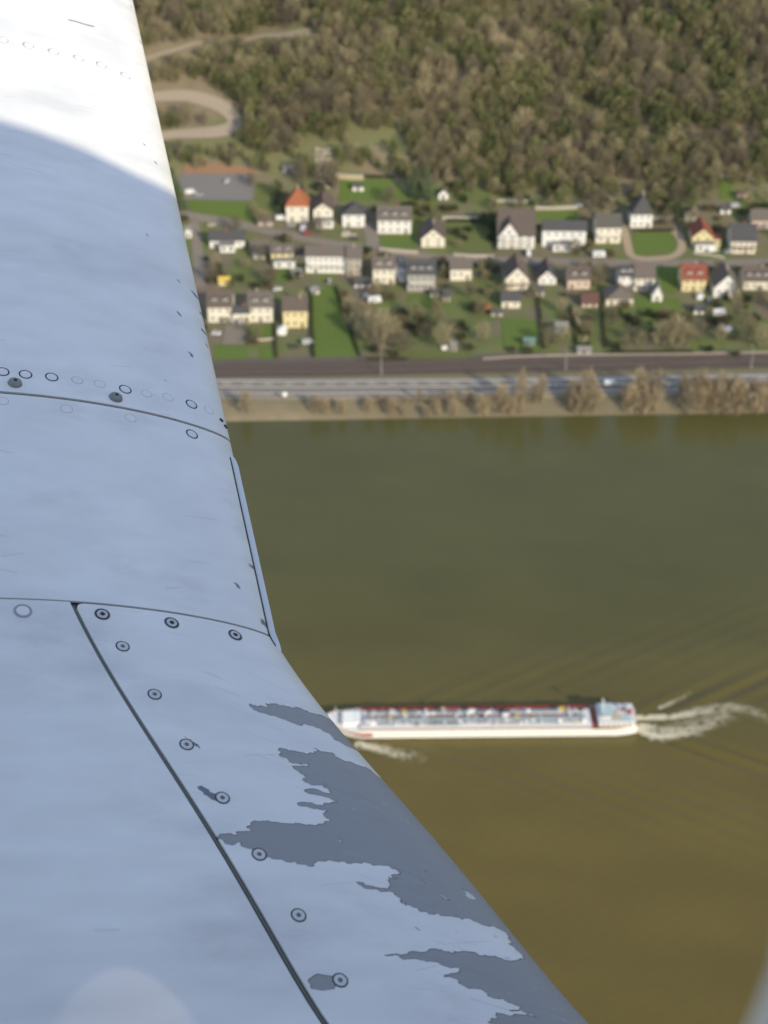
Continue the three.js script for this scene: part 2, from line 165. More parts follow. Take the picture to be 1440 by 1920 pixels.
  [63.2,-661.7,0,11.1,15,6.1,5.8,'gable','cream','brown',2,2,'balcony','house','half shaded gabled house with timber balcony and brown roof below the lane'],
  [59.4,-646.3,0,8.5,7.5,3.8,3.1,'eaves','cream','slate',2,1,'','house','low cream cottage with slate roof in the garden of the gabled balcony house'],
  [78.1,-666.7,0,8.4,13,3.4,4.2,'gable','white','slate',2,1,'','house','narrow white gabled house with slate roof right of the timber balcony house'],
  [92.7,-662.5,0,10.6,10.0,5.2,4.2,'eaves','pink','brown',3,1,'dormers','house','pink house with brown roof and white dormer opposite the white terrace block'],
  [115.2,-662.6,0,7.2,8.5,7.0,3.6,'eaves','white','slate',2,2,'dormers','house','white half of a paired house, the left one with the slate roof'],
  [123.6,-661.1,0,9.5,10.0,6.9,4.2,'eaves','cream','taupe',3,2,'balcony','house','cream half of a paired house, the right one with the taupe roof'],
  [110.6,-648.7,0,12.7,11,3.5,4.2,'hip','cream','taupe',3,1,'','house','low cream bungalow with spreading pyramid roof in front of the paired house'],
  [147.2,-660.9,0,11.3,12.1,6.3,5.1,'eaves','yellow','red',3,2,'dormers','house','yellow house with bright red tiled roof and white dormers, lower row'],
  [161.8,-655.9,0,11.9,14,5.5,6.3,'gable','white','taupe',3,1,'','house','white gabled house with dark and pale roof slopes, right of the red roof'],
  [177.6,-661.9,0,13.6,11.2,5.0,4.7,'eaves','cream','brown',4,1,'dormers','house','cream house with brown roof and white dormers, right end of the lower row'],
  [96.5,-646.8,0,7.3,7.8,2.5,3.3,'eaves','pink','rust',2,1,'','house','tiny pink cottage with rust brown roof in the lower gardens'],
  [-75.5,-633.6,0,11.3,12.8,8.0,5.4,'eaves','cream','brown',3,2,'dormers','house','cream house with brown roof and white dormer beside the wing edge, lowest row'],
  [-65.7,-632.1,0,7.7,5.1,5.8,2.1,'eaves','cream','slate',3,1,'','house','low cream link building between two brown roofed houses of the lowest row'],
  [-57.0,-634.0,0,11.3,11.6,7.8,4.9,'eaves','cream','taupe',3,2,'dormers','house','cream house with white dormer box, second from the wing in the lowest row'],
  [-40.8,-628.9,0,10.8,11.0,8.9,4.6,'eaves','yellow','brown',3,2,'','house','yellow fronted house with brown roof at the right end of the lowest row'],
  [128.6,-651.9,0,4.7,6,3.9,4.7,'gable','white','pale',1,1,'','shed','white garden shed with pale roof right of the paired house'],
  [-10.2,-663.3,0,7.6,5.4,1.8,2.3,'eaves','white','slate',2,1,'','garage','white walled garage with dark roof below the beige grey block'],
  [-59.8,-719.0,0,7.5,5.1,2.5,2.1,'eaves','beige','brown',1,1,'','shed','small brown roofed shelter beside the upper lane near the wing'],
  [-97.6,-708.0,0,3.0,3.1,4.5,1.3,'eaves','white','pale',1,1,'','shed','small white building half hidden by the wing edge near the lane junction'],
  [65.7,-613.5,0,5.2,2.7,2.7,1.2,'eaves','teal','teal',2,1,'','greenhouse','small teal greenhouse in the garden beside the railway'],
  [30.5,-741.7,0,5.1,4,2.9,2.5,'gable','white','taupe',1,1,'','hut','tiny pale hut on the slope above the upper row'],
  [-13.4,-747.9,0,5.7,3.3,2.5,1.4,'eaves','white','slate',1,1,'','hut','small white garden hut on the upper lawn left of the big conifer'],
  [155.4,-725.4,0,5.3,3.2,2.5,1.3,'eaves','white','pale',1,1,'','outbuilding','small white outbuilding above the yellow gabled house'],
  [146.9,-641.3,0,4.8,5.2,1.9,2.2,'eaves','white','slate',1,1,'','hut','dark roofed garden hut below the red roofed house'],
  [81.2,-624.2,0,6.1,5.0,2.7,2.1,'eaves','grey','pale',1,1,'','shed','grey garden shed with pale roof on the winding path side'],
  [184.9,-745.1,0,5.4,2.6,2.1,1.1,'eaves','pink','rust',1,1,'','hut','pinkish hut at the wood edge near the right side'],
  [29.6,-651.5,0,3.1,5.8,2.8,2.4,'eaves','grey','slate',1,1,'','shed','slender grey shed below the small cream house standing alone'],
  [48.4,-642.9,0,3.1,2.5,2.0,1.4,'gable','orange','orange',1,1,'','playhouse','small orange playhouse on the garden lawn'],
  [-76.3,-665.0,0,5.3,3.5,2.4,1.5,'eaves','yellow','yellowr',1,1,'','tent','yellow garden tent in the shaded garden near the wing'],
  [-49.8,-762.1,0,6.3,3.6,2.1,1.5,'eaves','grey','pale',1,1,'','hut','grey hut at the wood edge above the orange roofed house'],
  [-42.0,-673.0,0,5.2,3.9,1.9,1.6,'eaves','white','pale',1,1,'','shed','white shed with pale roof below the yellow house with white dormers'],
  [-46.6,-622.5,0,3.9,3.5,2.3,1.7,'hip','white','white_',1,1,'','tent','white square garden tent beside the yellow fronted house of the lowest row'],
  [24.0,-655.2,0,4.2,3.5,2.0,1.5,'eaves','grey','slate',1,1,'','shed','small grey shed at the foot of the slate roofed grey house'],
  [174.2,-731.3,0,5.3,4.3,2.2,1.8,'eaves','white','slate',1,1,'','shed','small bluish white shed behind the cream bay fronted house'],
  [31.2,-609.3,0,2.9,4.4,2.1,1.8,'eaves','grey','pale',1,1,'','shed','grey tool shed on the grass strip beside the railway'],
  [27.3,-610.4,0,2.5,2.5,1.3,1.2,'hip','white','white_',1,1,'','tent','small white garden tent beside the railway grass strip'],
  [149.2,-653.7,0,2.8,2.5,1.7,1.2,'hip','white','white_',1,1,'','tent','tiny white garden tent under the bright red roofed house'],
  [155.0,-625.7,0,2.6,2.2,1.5,1.2,'hip','white','white_',1,1,'','tent','left one of two tiny white tents in the right hand gardens'],
  [157.9,-625.7,0,2.6,2.2,1.5,1.2,'hip','white','white_',1,1,'','tent','right one of two tiny white tents in the right hand gardens'],
  [89.9,-607.7,0,6.3,3.3,1.8,1.4,'eaves','grey','pale',1,1,'','shed','long grey shed beside the railway below the winding garden path'],
  [73.7,-656.1,0,4.2,4.7,2.8,2.0,'eaves','grey','slate',1,1,'','shed','grey lean-to shed in front of the narrow white gabled house'],
  [-32.8,-657.3,0,3.9,2.9,2.0,1.2,'eaves','white','pale',1,1,'','shed','pale roofed shed at the top of the long straight lawn'],
  [52.5,-639.0,0,5.5,3.2,2.0,1.3,'eaves','grey','slate',1,1,'','shed','dark grey shed beside the orange playhouse'],
  [156.1,-730.2,0,6.8,2.3,1.7,1.0,'eaves','beige','taupe',1,1,'','hut','beige hut at the wood edge above the red roofed gable house'],
 ],
};
const WING={
 screws:[[-0.1522,-0.1797],[-0.1533,-0.1168],[-0.1544,-0.0548],[-0.1898,-0.1742],[-0.2444,-0.1689],[-0.2992,-0.1675],[-0.3547,-0.1656],[-0.4105,-0.1639],[-0.4674,-0.1615],[-0.5249,-0.1598]],
 rivetsFar:[[0.8982,-0.2197],[0.8976,-0.1857],[0.8963,-0.1517],[0.8982,-0.1166],[0.9002,-0.0835],[0.8964,-0.0481]],
 rivetsNear:[[0.1786,-0.2497],[0.1776,-0.2269],[0.178,-0.2003],[0.1773,-0.1229],[0.181,-0.047],[0.1291,-0.0538]],
 rivetsFaint:[[0.1784,-0.1739],[0.1782,-0.1503],[0.178,-0.0992],[0.1809,-0.0747],[0.182,-0.025],[0.129,-0.1885],[0.1309,-0.1219],[0.1317,-0.2516]],
 bolts:[[0.1612,-0.2383],[0.1597,-0.135]],
 washer:[-0.153,-0.2482],
 edgebolts:[[0.174,-0.0099],[0.1671,-0.0048]],
 diag:[[-0.1391,-0.203],[-0.1596,-0.2013],[-0.203,-0.1963],[-0.2527,-0.1924],[-0.3083,-0.1897],[-0.3655,-0.1875],[-0.4197,-0.185],[-0.4759,-0.1822],[-0.5228,-0.1807],[-0.5603,-0.1808]],
 chip1:[[-0.2448,-0.0897],[-0.2462,-0.0855],[-0.2409,-0.0731],[-0.2398,-0.0645],[-0.2404,-0.0579],[-0.2399,-0.0466],[-0.2395,-0.0331],[-0.2419,-0.0229],[-0.2402,-0.013],[-0.2452,0.06],[-0.2814,0.06],[-0.2764,-0.0166],[-0.2744,-0.0201],[-0.268,-0.027],[-0.2613,-0.0336],[-0.2596,-0.0437],[-0.2612,-0.052],[-0.2619,-0.0578],[-0.2591,-0.0647],[-0.2559,-0.0729],[-0.2553,-0.081],[-0.253,-0.0879],[-0.2507,-0.0906]],
 chip2:[[-0.3039,-0.0107],[-0.3002,-0.015],[-0.3002,-0.0253],[-0.2988,-0.0356],[-0.2956,-0.0443],[-0.2904,-0.044],[-0.2924,-0.056],[-0.289,-0.0597],[-0.2961,-0.0687],[-0.297,-0.0807],[-0.2961,-0.088],[-0.2981,-0.0969],[-0.3069,-0.0945],[-0.3117,-0.0927],[-0.3104,-0.078],[-0.3134,-0.0814],[-0.3155,-0.0958],[-0.3228,-0.0933],[-0.3276,-0.0916],[-0.331,-0.0951],[-0.3342,-0.0926],[-0.3325,-0.0778],[-0.339,-0.0788],[-0.3404,-0.099],[-0.3439,-0.1003],[-0.3468,-0.0882],[-0.3517,-0.0803],[-0.3542,-0.0925],[-0.3567,-0.094],[-0.3553,-0.1017],[-0.3561,-0.1133],[-0.3595,-0.1151],[-0.3611,-0.1021],[-0.3622,-0.0942],[-0.3722,-0.0985],[-0.3747,-0.104],[-0.3787,-0.1168],[-0.3787,-0.1298],[-0.3767,-0.144],[-0.3772,-0.154],[-0.3839,-0.1615],[-0.3884,-0.1615],[-0.3913,-0.1702],[-0.3924,-0.1819],[-0.3986,-0.1808],[-0.4013,-0.1761],[-0.3986,-0.1706],[-0.4066,-0.1656],[-0.4127,-0.1611],[-0.4152,-0.1506],[-0.4177,-0.1434],[-0.4209,-0.1335],[-0.4163,-0.1303],[-0.4148,-0.1191],[-0.417,-0.1099],[-0.4163,-0.1004],[-0.4174,-0.0916],[-0.4188,-0.0784],[-0.4226,-0.0713],[-0.4266,-0.0829],[-0.4295,-0.079],[-0.4334,-0.0882],[-0.44,-0.0917],[-0.4399,-0.1022],[-0.4351,-0.1112],[-0.4415,-0.1081],[-0.4428,-0.0932],[-0.4471,-0.0902],[-0.4524,-0.0904],[-0.4567,-0.0888],[-0.4518,-0.0891],[-0.4605,-0.0814],[-0.4614,-0.0689],[-0.4643,-0.057],[-0.4642,-0.048],[-0.4678,-0.0372],[-0.47,-0.02],[-0.4767,-0.0132],[-0.4939,-0.016],[-0.4996,-0.019],[-0.5043,-0.0355],[-0.5006,-0.046],[-0.501,-0.0586],[-0.498,-0.0715],[-0.5006,-0.0793],[-0.4981,-0.0885],[-0.5006,-0.1029],[-0.5019,-0.1185],[-0.5039,-0.1259],[-0.5067,-0.1168],[-0.5075,-0.1064],[-0.5101,-0.0951],[-0.5136,-0.0839],[-0.5175,-0.0847],[-0.5207,-0.0938],[-0.5228,-0.0978],[-0.5255,-0.0908],[-0.533,-0.0865],[-0.5365,-0.0769],[-0.5428,-0.0688],[-0.5492,-0.0622],[-0.5516,-0.0718],[-0.5574,-0.0554],[-0.5554,-0.0714],[-0.5539,-0.0823],[-0.5626,-0.0936],[-0.5654,-0.0926],[-0.5954,-0.0926],[-0.5954,0.1],[-0.3099,0.1],[-0.3079,-0.0006999999999999992]],
 whites:[[[-0.4271,-0.0622],[-0.4301,-0.0606],[-0.4319,-0.0578],[-0.4315,-0.0615]],[[-0.4431,-0.0548],[-0.4452,-0.0497],[-0.4471,-0.0483],[-0.4464,-0.0524]],[[-0.4309,-0.0258],[-0.4352,-0.021],[-0.4421,-0.02],[-0.442,-0.0255],[-0.4361,-0.025]],[[-0.4186,-0.0506],[-0.4177,-0.0488],[-0.4197,-0.0502]],[[-0.393,-0.1029],[-0.3925,-0.1013],[-0.3948,-0.1018],[-0.3957,-0.1038]]],
 chipScrew:[[-0.5239,-0.1761],[-0.5188,-0.1693],[-0.5205,-0.1654],[-0.521,-0.1616],[-0.5256,-0.1627],[-0.5318,-0.1657],[-0.5329,-0.1722],[-0.5311,-0.177]],
 spots:[[[0.4056,-0.0077],0.014,0.004],[[0.37,-0.0018],0.012,0.003],[[0.3478,-0.0389],0.006,0.003],[[0.3344,-0.0068],0.01,0.003],[[0.2738,-0.0342],0.006,0.003],[[-0.0848,-0.0356],0.008,0.0025],[[0.3085,-0.0065],0.004,0.002],[[0.7203,-0.0399],0.004,0.002],[[0.6839,-0.0269],0.005,0.002],[[1.0384,-0.0043],0.01,0.002],[[1.1465,-0.0098],0.005,0.002],[[-0.1288,-0.0075],0.016,0.006],[[-0.0514,-0.0005],0.03,0.003],[[-0.3517,-0.1722],0.012,0.006],[[0.4949,-0.062],0.003,0.0015],[[0.4175,-0.0299],0.004,0.002],[[-0.4304,-0.0852],0.003,0.0015],[[-0.4789,-0.0924],0.002,0.0015],[[-0.2966,-0.1625],0.008,0.004],[[0.21,-0.0741],0.002,0.001]],
 scratch:[[1.0072,-0.1228],[1.0096,-0.1094],[1.0096,-0.0975],[1.0132,-0.0836]],
 smudges:[[[-0.1996,-0.2504],0.09,0.13],[[-0.1796,-0.2156],0.05,0.12],[[-0.2393,-0.1958],0.05,0.1],[[-0.3576,-0.1965],0.05,0.1],[[-0.4681,-0.197],0.05,0.12],[[-0.5053,-0.1968],0.05,0.13],[[0.424,-0.1581],0.03,0.1],[[-0.0866,-0.1496],0.02,0.08],[[-0.1114,-0.1008],0.03,0.08],[[-0.0304,-0.1974],0.05,0.05],[[0.0421,-0.0163],0.02,0.1],[[-0.0019,-0.0109],0.015,0.12],[[-0.0462,-0.0093],0.015,0.12],[[0.1773,-0.1712],0.03,0.07],[[0.1762,-0.0994],0.03,0.07],[[0.127,-0.1859],0.02,0.08],[[0.1257,-0.1224],0.03,0.08],[[1.001,-0.0578],0.03,0.05],[[0.2738,-0.0852],0.03,0.06],[[0.6377,-0.135],0.03,0.05],[[-0.4668,-0.1295],0.04,0.06],[[-0.5456,-0.1146],0.03,0.06]],
 GD:[0.268,1.0742,-0.0341,-10.1606,15.6288],
 S:[0.1453,-0.1384,0.8978],
 TMK:[0.06171,0.05317,0.54175],
 roofline:[[0.48,1.517],[0.526,1.499],[0.577,1.473],[0.622,1.442],[0.664,1.423]],
 basis:[[0.956075,-0.168898,-0.239569],[0.200564,0.972971,0.114464],[0.213761,-0.157485,0.964108]],
 origin:[-0.13353,349.0776,-1.25396],
};

const shoreD = (x, z) => -z - 0.03 * x;
function ground(x, z) {
  const D = shoreD(x, z), r = clamp((D - 764) / 70, 0, 1);
  return interp(D, KD, KH) + r * (5 * Math.sin(x * 0.031 + 1.3) + 3 * Math.sin(x * 0.083 + D * 0.05) + 2.5 * Math.sin(D * 0.11 + x * 0.02));
}
function pathDist(pts, x, z) { let best = 1e9; for (let i = 1; i < pts.length; i++) { const [ax, az] = pts[i - 1], [bx, bz] = pts[i], dx = bx - ax, dz = bz - az, t = clamp(((x - ax) * dx + (z - az) * dz) / (dx * dx + dz * dz), 0, 1); best = Math.min(best, Math.hypot(x - ax - t * dx, z - az - t * dz)); } return best; }

// ------------------------------------------------------------------ ground
function axis(parts) { const r = []; for (const [a, b, s] of parts) for (let v = a; v < b - 1e-6; v += s) r.push(v); r.push(parts[parts.length - 1][1]); return r; }
{
  const X = axis([[-5000, -1000, 500], [-1000, -300, 100], [-300, -170, 13], [-170, 250, 2.5], [250, 400, 15], [400, 1000, 100], [1000, 5000, 500]]);
  const Dd = axis([[-4000, -200, 400], [-200, 80, 40], [80, 164, 6], [164, 544, 38], [544, 900, 2], [900, 1400, 25], [1400, 6000, 400]]);
  const pos = [], col = [], idx = [], uv = [];
  const mix = (a, b, t) => a.map((v, i) => lerp(v, b[i], t));
  for (const d of Dd) for (const x of X) {
    const z = -d - 0.03 * x; pos.push(x, ground(x, z), z); uv.push(x / 9, z / 9);
    const n = fbm(x / 14, d / 11, 4, 3), m = fbm(x / 5, d / 4, 3, 9), q = fbm(x / 40, d / 30, 3, 21);
    let c;
    const bank = mix(mix([0.32, 0.26, 0.175], [0.20, 0.165, 0.10], smooth(560, 567, d + 4 * (n - 0.5) + 5 * smooth(-35, 10, x))), [0.15, 0.13, 0.075], m), rail = mix([0.13, 0.105, 0.085], [0.10, 0.085, 0.07], m);
    const grass = mix([0.095, 0.14, 0.03], [0.14, 0.15, 0.045], m), olive = mix([0.13, 0.115, 0.06], [0.165, 0.135, 0.09], m);
    const plot = hash(Math.floor((x + 3 * Math.sin(d * 0.09)) / 8.5), Math.floor((d + 6) / 27), 12); const vill = mix(grass, mix(olive, [0.17, 0.13, 0.09], smooth(0.45, 0.7, q)), clamp(smooth(0.36, 0.56, n) * 0.75 + (plot - 0.45) * 0.8, 0, 1)), litter = mix(mix([0.24, 0.195, 0.12], [0.16, 0.13, 0.08], m), [0.15, 0.15, 0.065], smooth(0.52, 0.68, q));
    if (d < 300) c = mix(grass, olive, smooth(0.4, 0.6, n)); else if (d < 556) c = [0.08, 0.07, 0.04];
    else { c = mix(bank, rail, smooth(586, 590, d)); c = mix(c, vill, smooth(605, 609, d + 2 * m)); c = mix(c, litter, smooth(742, 760, d + 25 * (n - 0.5))); }
    col.push(...c);
  }
  const nx = X.length;
  for (let j = 1; j < Dd.length; j++) for (let i = 1; i < nx; i++) { const a = (j - 1) * nx + i - 1, b = a + 1, c = a + nx, e = c + 1; idx.push(a, b, c, b, e, c); }
  struct('ground', quads(pos, idx, uv, col), M(1, 1, 1, 0.95, { vertexColors: true }));
}
// river: slow brown water with low ripples and the ship's diverging waves
const shipA = PLACE.shipends[0], shipB = PLACE.shipends[1];
const shipLen = Math.hypot(shipB[0] - shipA[0], shipB[1] - shipA[1]), shipTurn = Math.atan2(-(PLACE.shipline[1][1] - PLACE.shipline[0][1]), PLACE.shipline[1][0] - PLACE.shipline[0][0]);
const BEAM = 11;
{
  const X = axis([[-5000, -600, 400], [-600, -140, 46], [-140, 190, 1.6], [190, 600, 45], [600, 5000, 400]]);
  const Dd = axis([[140, 226, 8], [226, 560, 1.8], [560, 566, 3]]);
  const pos = [], col = [], idx = [], uv = [], near = PLACE.shipline[0], ca = Math.cos(shipTurn), sa = Math.sin(shipTurn);
  for (const d of Dd) for (const x of X) {
    const z = -d - 0.03 * x, dx = x - shipA[0], dz = z - (near[1] - BEAM / 2), al = dx * ca - dz * sa, ac = dx * sa + dz * ca;
    let h = 0.05 * (fbm(x / 9, d / 5, 3, 5) - 0.5);
    if (al > 0 && Math.abs(x) < 230) for (const [from, amp] of [[2, 0.4], [shipLen - 6, 1.0]]) {
      const t = al - from; if (t < 4) continue;
      const edge = Math.abs(ac) / (t * 0.34 + 5), env = Math.exp(-Math.pow((edge - 0.9) / 0.34, 2)) * Math.min(1, t / 20) * (1 / (1 + t / 130));
      h += amp * env * Math.sin((Math.abs(ac) * 0.86 - t * 0.50) * 1.0);
    }
    if (Math.abs(x) > 300) h = 0;
    pos.push(x, h, z); uv.push(x / 24, z / 24);
    const t = smooth(470, 300, d + 40 * (fbm(x / 90, d / 60, 3, 31) - 0.5)), b = 0.88 + 0.24 * fbm(x / 30 + d / 60, d / 16, 4, 8);
    col.push(...[lerp(0.088, 0.136, t) * b, lerp(0.084, 0.103, t) * b, lerp(0.026, 0.027, t) * b]);
  }
  const nx = X.length;
  for (let j = 1; j < Dd.length; j++) for (let i = 1; i < nx; i++) { const a = (j - 1) * nx + i - 1, b = a + 1, c = a + nx, e = c + 1; idx.push(a, b, c, b, e, c); }
  const N = 256, data = new Uint8Array(N * N * 4);
  for (let y = 0; y < N; y++) for (let x = 0; x < N; x++) { let h = 0; for (const [kx, ky, p] of [[3, 5, 0], [-4, 7, 1], [7, 9, 2], [2, 13, 3], [-9, 11, 4], [13, 17, 5]]) h += Math.sin((x * kx + y * ky) / N * 2 * Math.PI + p + 1.2 * Math.sin((x * 2 - y * 3) / N * 2 * Math.PI)) / Math.hypot(kx, ky); const v = clamp(128 + h * 140, 0, 255); data.set([v, v, v, 255], (y * N + x) * 4); }
  const bump = new THREE.DataTexture(data, N, N); bump.wrapS = bump.wrapT = THREE.RepeatWrapping; bump.magFilter = THREE.LinearFilter; bump.needsUpdate = true;
  const g = quads(pos, idx, uv, col);
  struct('river', g, M(1, 1, 1, 0.22, { phys: true, vertexColors: true, ior: 1.33, bumpMap: bump, bumpScale: 0.11 }));
}
// ribbons and patches laid on the ground
function ribbon(pts, width, lift, step = 3) {
  const curve = new THREE.CatmullRomCurve3(pts.map(([x, z]) => V(x, 0, z)), false, 'centripetal'), n = Math.max(4, Math.round(curve.getLength() / step)), pos = [], uv = [], idx = [], K = 4;
  for (let i = 0; i <= n; i++) { const p = curve.getPointAt(i / n), t = curve.getTangentAt(i / n), w = typeof width === 'function' ? width(i / n) : width; for (let k = 0; k <= K; k++) { const o = (k / K - 0.5) * w, x = p.x - t.z * o, z = p.z + t.x * o; pos.push(x, ground(x, z) + lift, z); uv.push(i * step / 4, k / K * w / 4); } }
  for (let i = 0; i < n; i++) for (let k = 0; k < K; k++) { const a = i * (K + 1) + k, b = a + 1, c = a + K + 1, e = c + 1; idx.push(a, b, c, b, e, c); }
  return quads(pos, idx, uv);
}
function patch(q, lift, n = 10) {
  const pos = [], idx = [], uv = [];
  for (let j = 0; j <= n; j++) for (let i = 0; i <= n; i++) { const u = i / n, v = j / n, x = lerp(lerp(q[0], q[2], u), lerp(q[6], q[4], u), v), z = lerp(lerp(q[1], q[3], u), lerp(q[7], q[5], u), v); pos.push(x, ground(x, z) + lift, z); uv.push(x / 4, z / 4); }
  for (let j = 0; j < n; j++) for (let i = 0; i < n; i++) { const a = j * (n + 1) + i, b = a + 1, c = a + n + 1, e = c + 1; idx.push(a, c, b, b, c, e); }
  return quads(pos, idx, uv);
}
function grain(base, vary, seed, N = 256, f = 12) { const d = new Uint8Array(N * N * 4); for (let y = 0; y < N; y++) for (let x = 0; x < N; x++) { const u = x / N, v = y / N, n = (fbm(u * f, v * f, 4, seed) * (1 - u) + fbm((u - 1) * f, v * f, 4, seed) * u), k = base + vary * (n - 0.5) * 2, c = clamp(k * 255, 0, 255); d.set([c, c, c, 255], (y * N + x) * 4); } const t = new THREE.DataTexture(d, N, N); t.wrapS = t.wrapT = THREE.RepeatWrapping; t.magFilter = THREE.LinearFilter; t.needsUpdate = true; return t; }
const GRAIN = grain(0.85, 0.3, 40), FINE = grain(0.9, 0.18, 77, 256, 30);
const asphalt = M(0.20, 0.19, 0.175, 0.92, { map: GRAIN }), asphaltLight = M(0.24, 0.205, 0.16, 0.92, { map: GRAIN }), gravel = M(0.40, 0.31, 0.20, 0.95, { map: GRAIN }), track = M(0.38, 0.31, 0.23, 0.95, { map: GRAIN });
const lawnA = M(0.11, 0.165, 0.026, 0.95, { map: GRAIN }), lawnB = M(0.13, 0.15, 0.042, 0.95, { map: GRAIN });
struct('road', ribbon(PLACE.river_road, 15.5, 0.12), asphaltLight).name = 'river_road';
struct('lane', ribbon(PLACE.lane, 6.2, 0.20), asphaltLight);
struct('lane', ribbon(PLACE.side_lane, 5.5, 0.24), asphaltLight);
struct('car_park', ribbon(PLACE.parking, 21, 0.3), asphalt);
struct('forecourt', ribbon(PLACE.forecourt, 6.5, 0.26), asphaltLight);
struct('drive', ribbon(PLACE.loop, 4.2, 0.30, 1.5), gravel);
struct('courtyard', ribbon(PLACE.courtyard, 18, 0.24), asphaltLight);
struct('garden_path', ribbon(PLACE.garden_path, 1.3, 0.26), gravel);
struct('forest_road', ribbon(PLACE.hairpin, (t) => 5.2 + 2.5 * Math.exp(-Math.pow((t - 0.55) / 0.25, 2)), 0.4, 1.5), track);
struct('forest_road', ribbon(PLACE.upper_track, (t) => 1.9 + 3.2 * smooth(0.75, 1, t), 0.4, 2), M(0.33, 0.275, 0.20, 0.95, { map: GRAIN }));
struct('bare_earth_bank', ribbon(PLACE.red_bank, 9, 0.25), M(0.30, 0.175, 0.10, 0.95, { map: GRAIN }));
struct('road_verge', ribbon(PLACE.verge, 3.2, 0.10), M(0.20, 0.18, 0.085, 0.95, { map: GRAIN }));
struct('riverside_path', ribbon(PLACE.path_low, 2.6, 0.16), M(0.27, 0.225, 0.15, 0.95, { map: GRAIN }));
struct('railway_bed', ribbon(PLACE.rail, 12.5, 0.34), M(0.115, 0.085, 0.068, 0.95, { map: GRAIN }));
PLACE.lawns.forEach(([c, ...q]) => struct('lawn', patch(q, 0.16), c ? lawnB : lawnA));
function offsetLine(pts, o) { const c = new THREE.CatmullRomCurve3(pts.map(([x, z]) => V(x, 0, z)), false, 'centripetal'), r = []; for (let i = 0; i <= 60; i++) { const p = c.getPointAt(i / 60), t = c.getTangentAt(i / 60); r.push([p.x - t.z * o, p.z + t.x * o]); } return r; }
const paint = M(0.72, 0.72, 0.68, 0.7);
for (const o of [-5.2, -0.2, 4.8]) struct('road_marking', ribbon(offsetLine(PLACE.river_road, o), o === -0.2 ? 0.42 : 0.5, 0.14), paint);
{ // dashed lane line
  const L = offsetLine(PLACE.river_road, -2.8), c = new THREE.CatmullRomCurve3(L.map(([x, z]) => V(x, 0, z))), n = Math.round(c.getLength() / 9), g = [];
  for (let i = 0; i < n; i++) { const a = c.getPointAt(i / n), b = c.getPointAt((i + 0.45) / n); g.push(ribbon([[a.x, a.z], [lerp(a.x, b.x, 0.5), lerp(a.z, b.z, 0.5)], [b.x, b.z]], 0.4, 0.145, 2)); }
  struct('road_marking', mergeGeometries(g), paint);
}
// kerb along the river side of the road
{ const L = offsetLine(PLACE.river_road, 8.0), g = []; for (let i = 1; i < L.length; i++) { const [ax, az] = L[i - 1], [bx, bz] = L[i], y = ground((ax + bx) / 2, (az + bz) / 2); const b = box(Math.hypot(bx - ax, bz - az), 0.6, 0.3); b.rotateY(-Math.atan2(bz - az, bx - ax)); g.push(b.translate((ax + bx) / 2, y - 0.04, (az + bz) / 2)); } struct('kerb', mergeGeometries(g), M(0.42, 0.39, 0.33)); }

// ------------------------------------------------------------------ railway
{
  const steel = M(0.30, 0.24, 0.20, 0.45, { metalness: 0.6 }), wood = M(0.10, 0.08, 0.065);
  for (const [o, label] of [[-2.6, 'far railway track with rusty rails nearest the village gardens'], [2.0, 'near railway track with rusty rails nearest the river road']]) {
    const t = thing('railway_track', label, 'railway track');
    for (const r of [-0.72, 0.72]) { const L = offsetLine(PLACE.rail, o + r), g = []; for (let i = 1; i < L.length; i++) { const [ax, az] = L[i - 1], [bx, bz] = L[i]; g.push(bar(V(ax, ground(ax, az) + 0.62, az), V(bx, ground(bx, bz) + 0.62, bz), 0.085, 4)); } part('rail', g, steel, t); }
    const c = new THREE.CatmullRomCurve3(offsetLine(PLACE.rail, o).map(([x, z]) => V(x, 0, z))), n = Math.round(c.getLength() / 0.9), im = shade(new THREE.InstancedMesh(box(0.28, 0.18, 2.5), wood, n)), m = new THREE.Matrix4();
    for (let i = 0; i < n; i++) { const p = c.getPointAt((i + 0.5) / n), tt = c.getTangentAt((i + 0.5) / n); m.makeRotationY(-Math.atan2(tt.z, tt.x)); m.setPosition(p.x, ground(p.x, p.z) + 0.46, p.z); im.setMatrixAt(i, m); }
    im.name = 'sleepers'; im.userData.kind = 'stuff'; t.add(im);
  }
  const galv = M(0.40, 0.40, 0.37, 0.5, { metalness: 0.3 }), where = ['leftmost grey catenary mast beside the railway, in front of the big bare tree', 'middle grey catenary mast beside the railway, below the garden shed', 'rightmost grey catenary mast beside the railway, near the right edge'];
  PLACE.masts.forEach(([x, z], i) => { const t = thing('catenary_mast', where[i], 'catenary mast', [x, ground(x, z), z], 0, 'catenary masts along the railway'); part('pole', [cyl(0.24, 0.17, 9, 8, 0, 4.5)], galv, t); part('arm', [bar(V(0, 7.6, 0), V(0, 8.0, -6.4), 0.07), bar(V(0, 6.7, 0), V(0, 7.9, -3.2), 0.05), bar(V(0, 8.8, 0), V(0, 8.0, -6.2), 0.03)], galv, t); for (const iz of [-4, -6.2]) part('insulator', cyl(0.1, 0.1, 0.4, 8, 0, 7.78, iz), M(0.25, 0.14, 0.1, 0.3), t); part('footing', [box(0.8, 0.8, 0.8, 0, 0.1, 0)], M(0.4, 0.38, 0.34), t); });
}

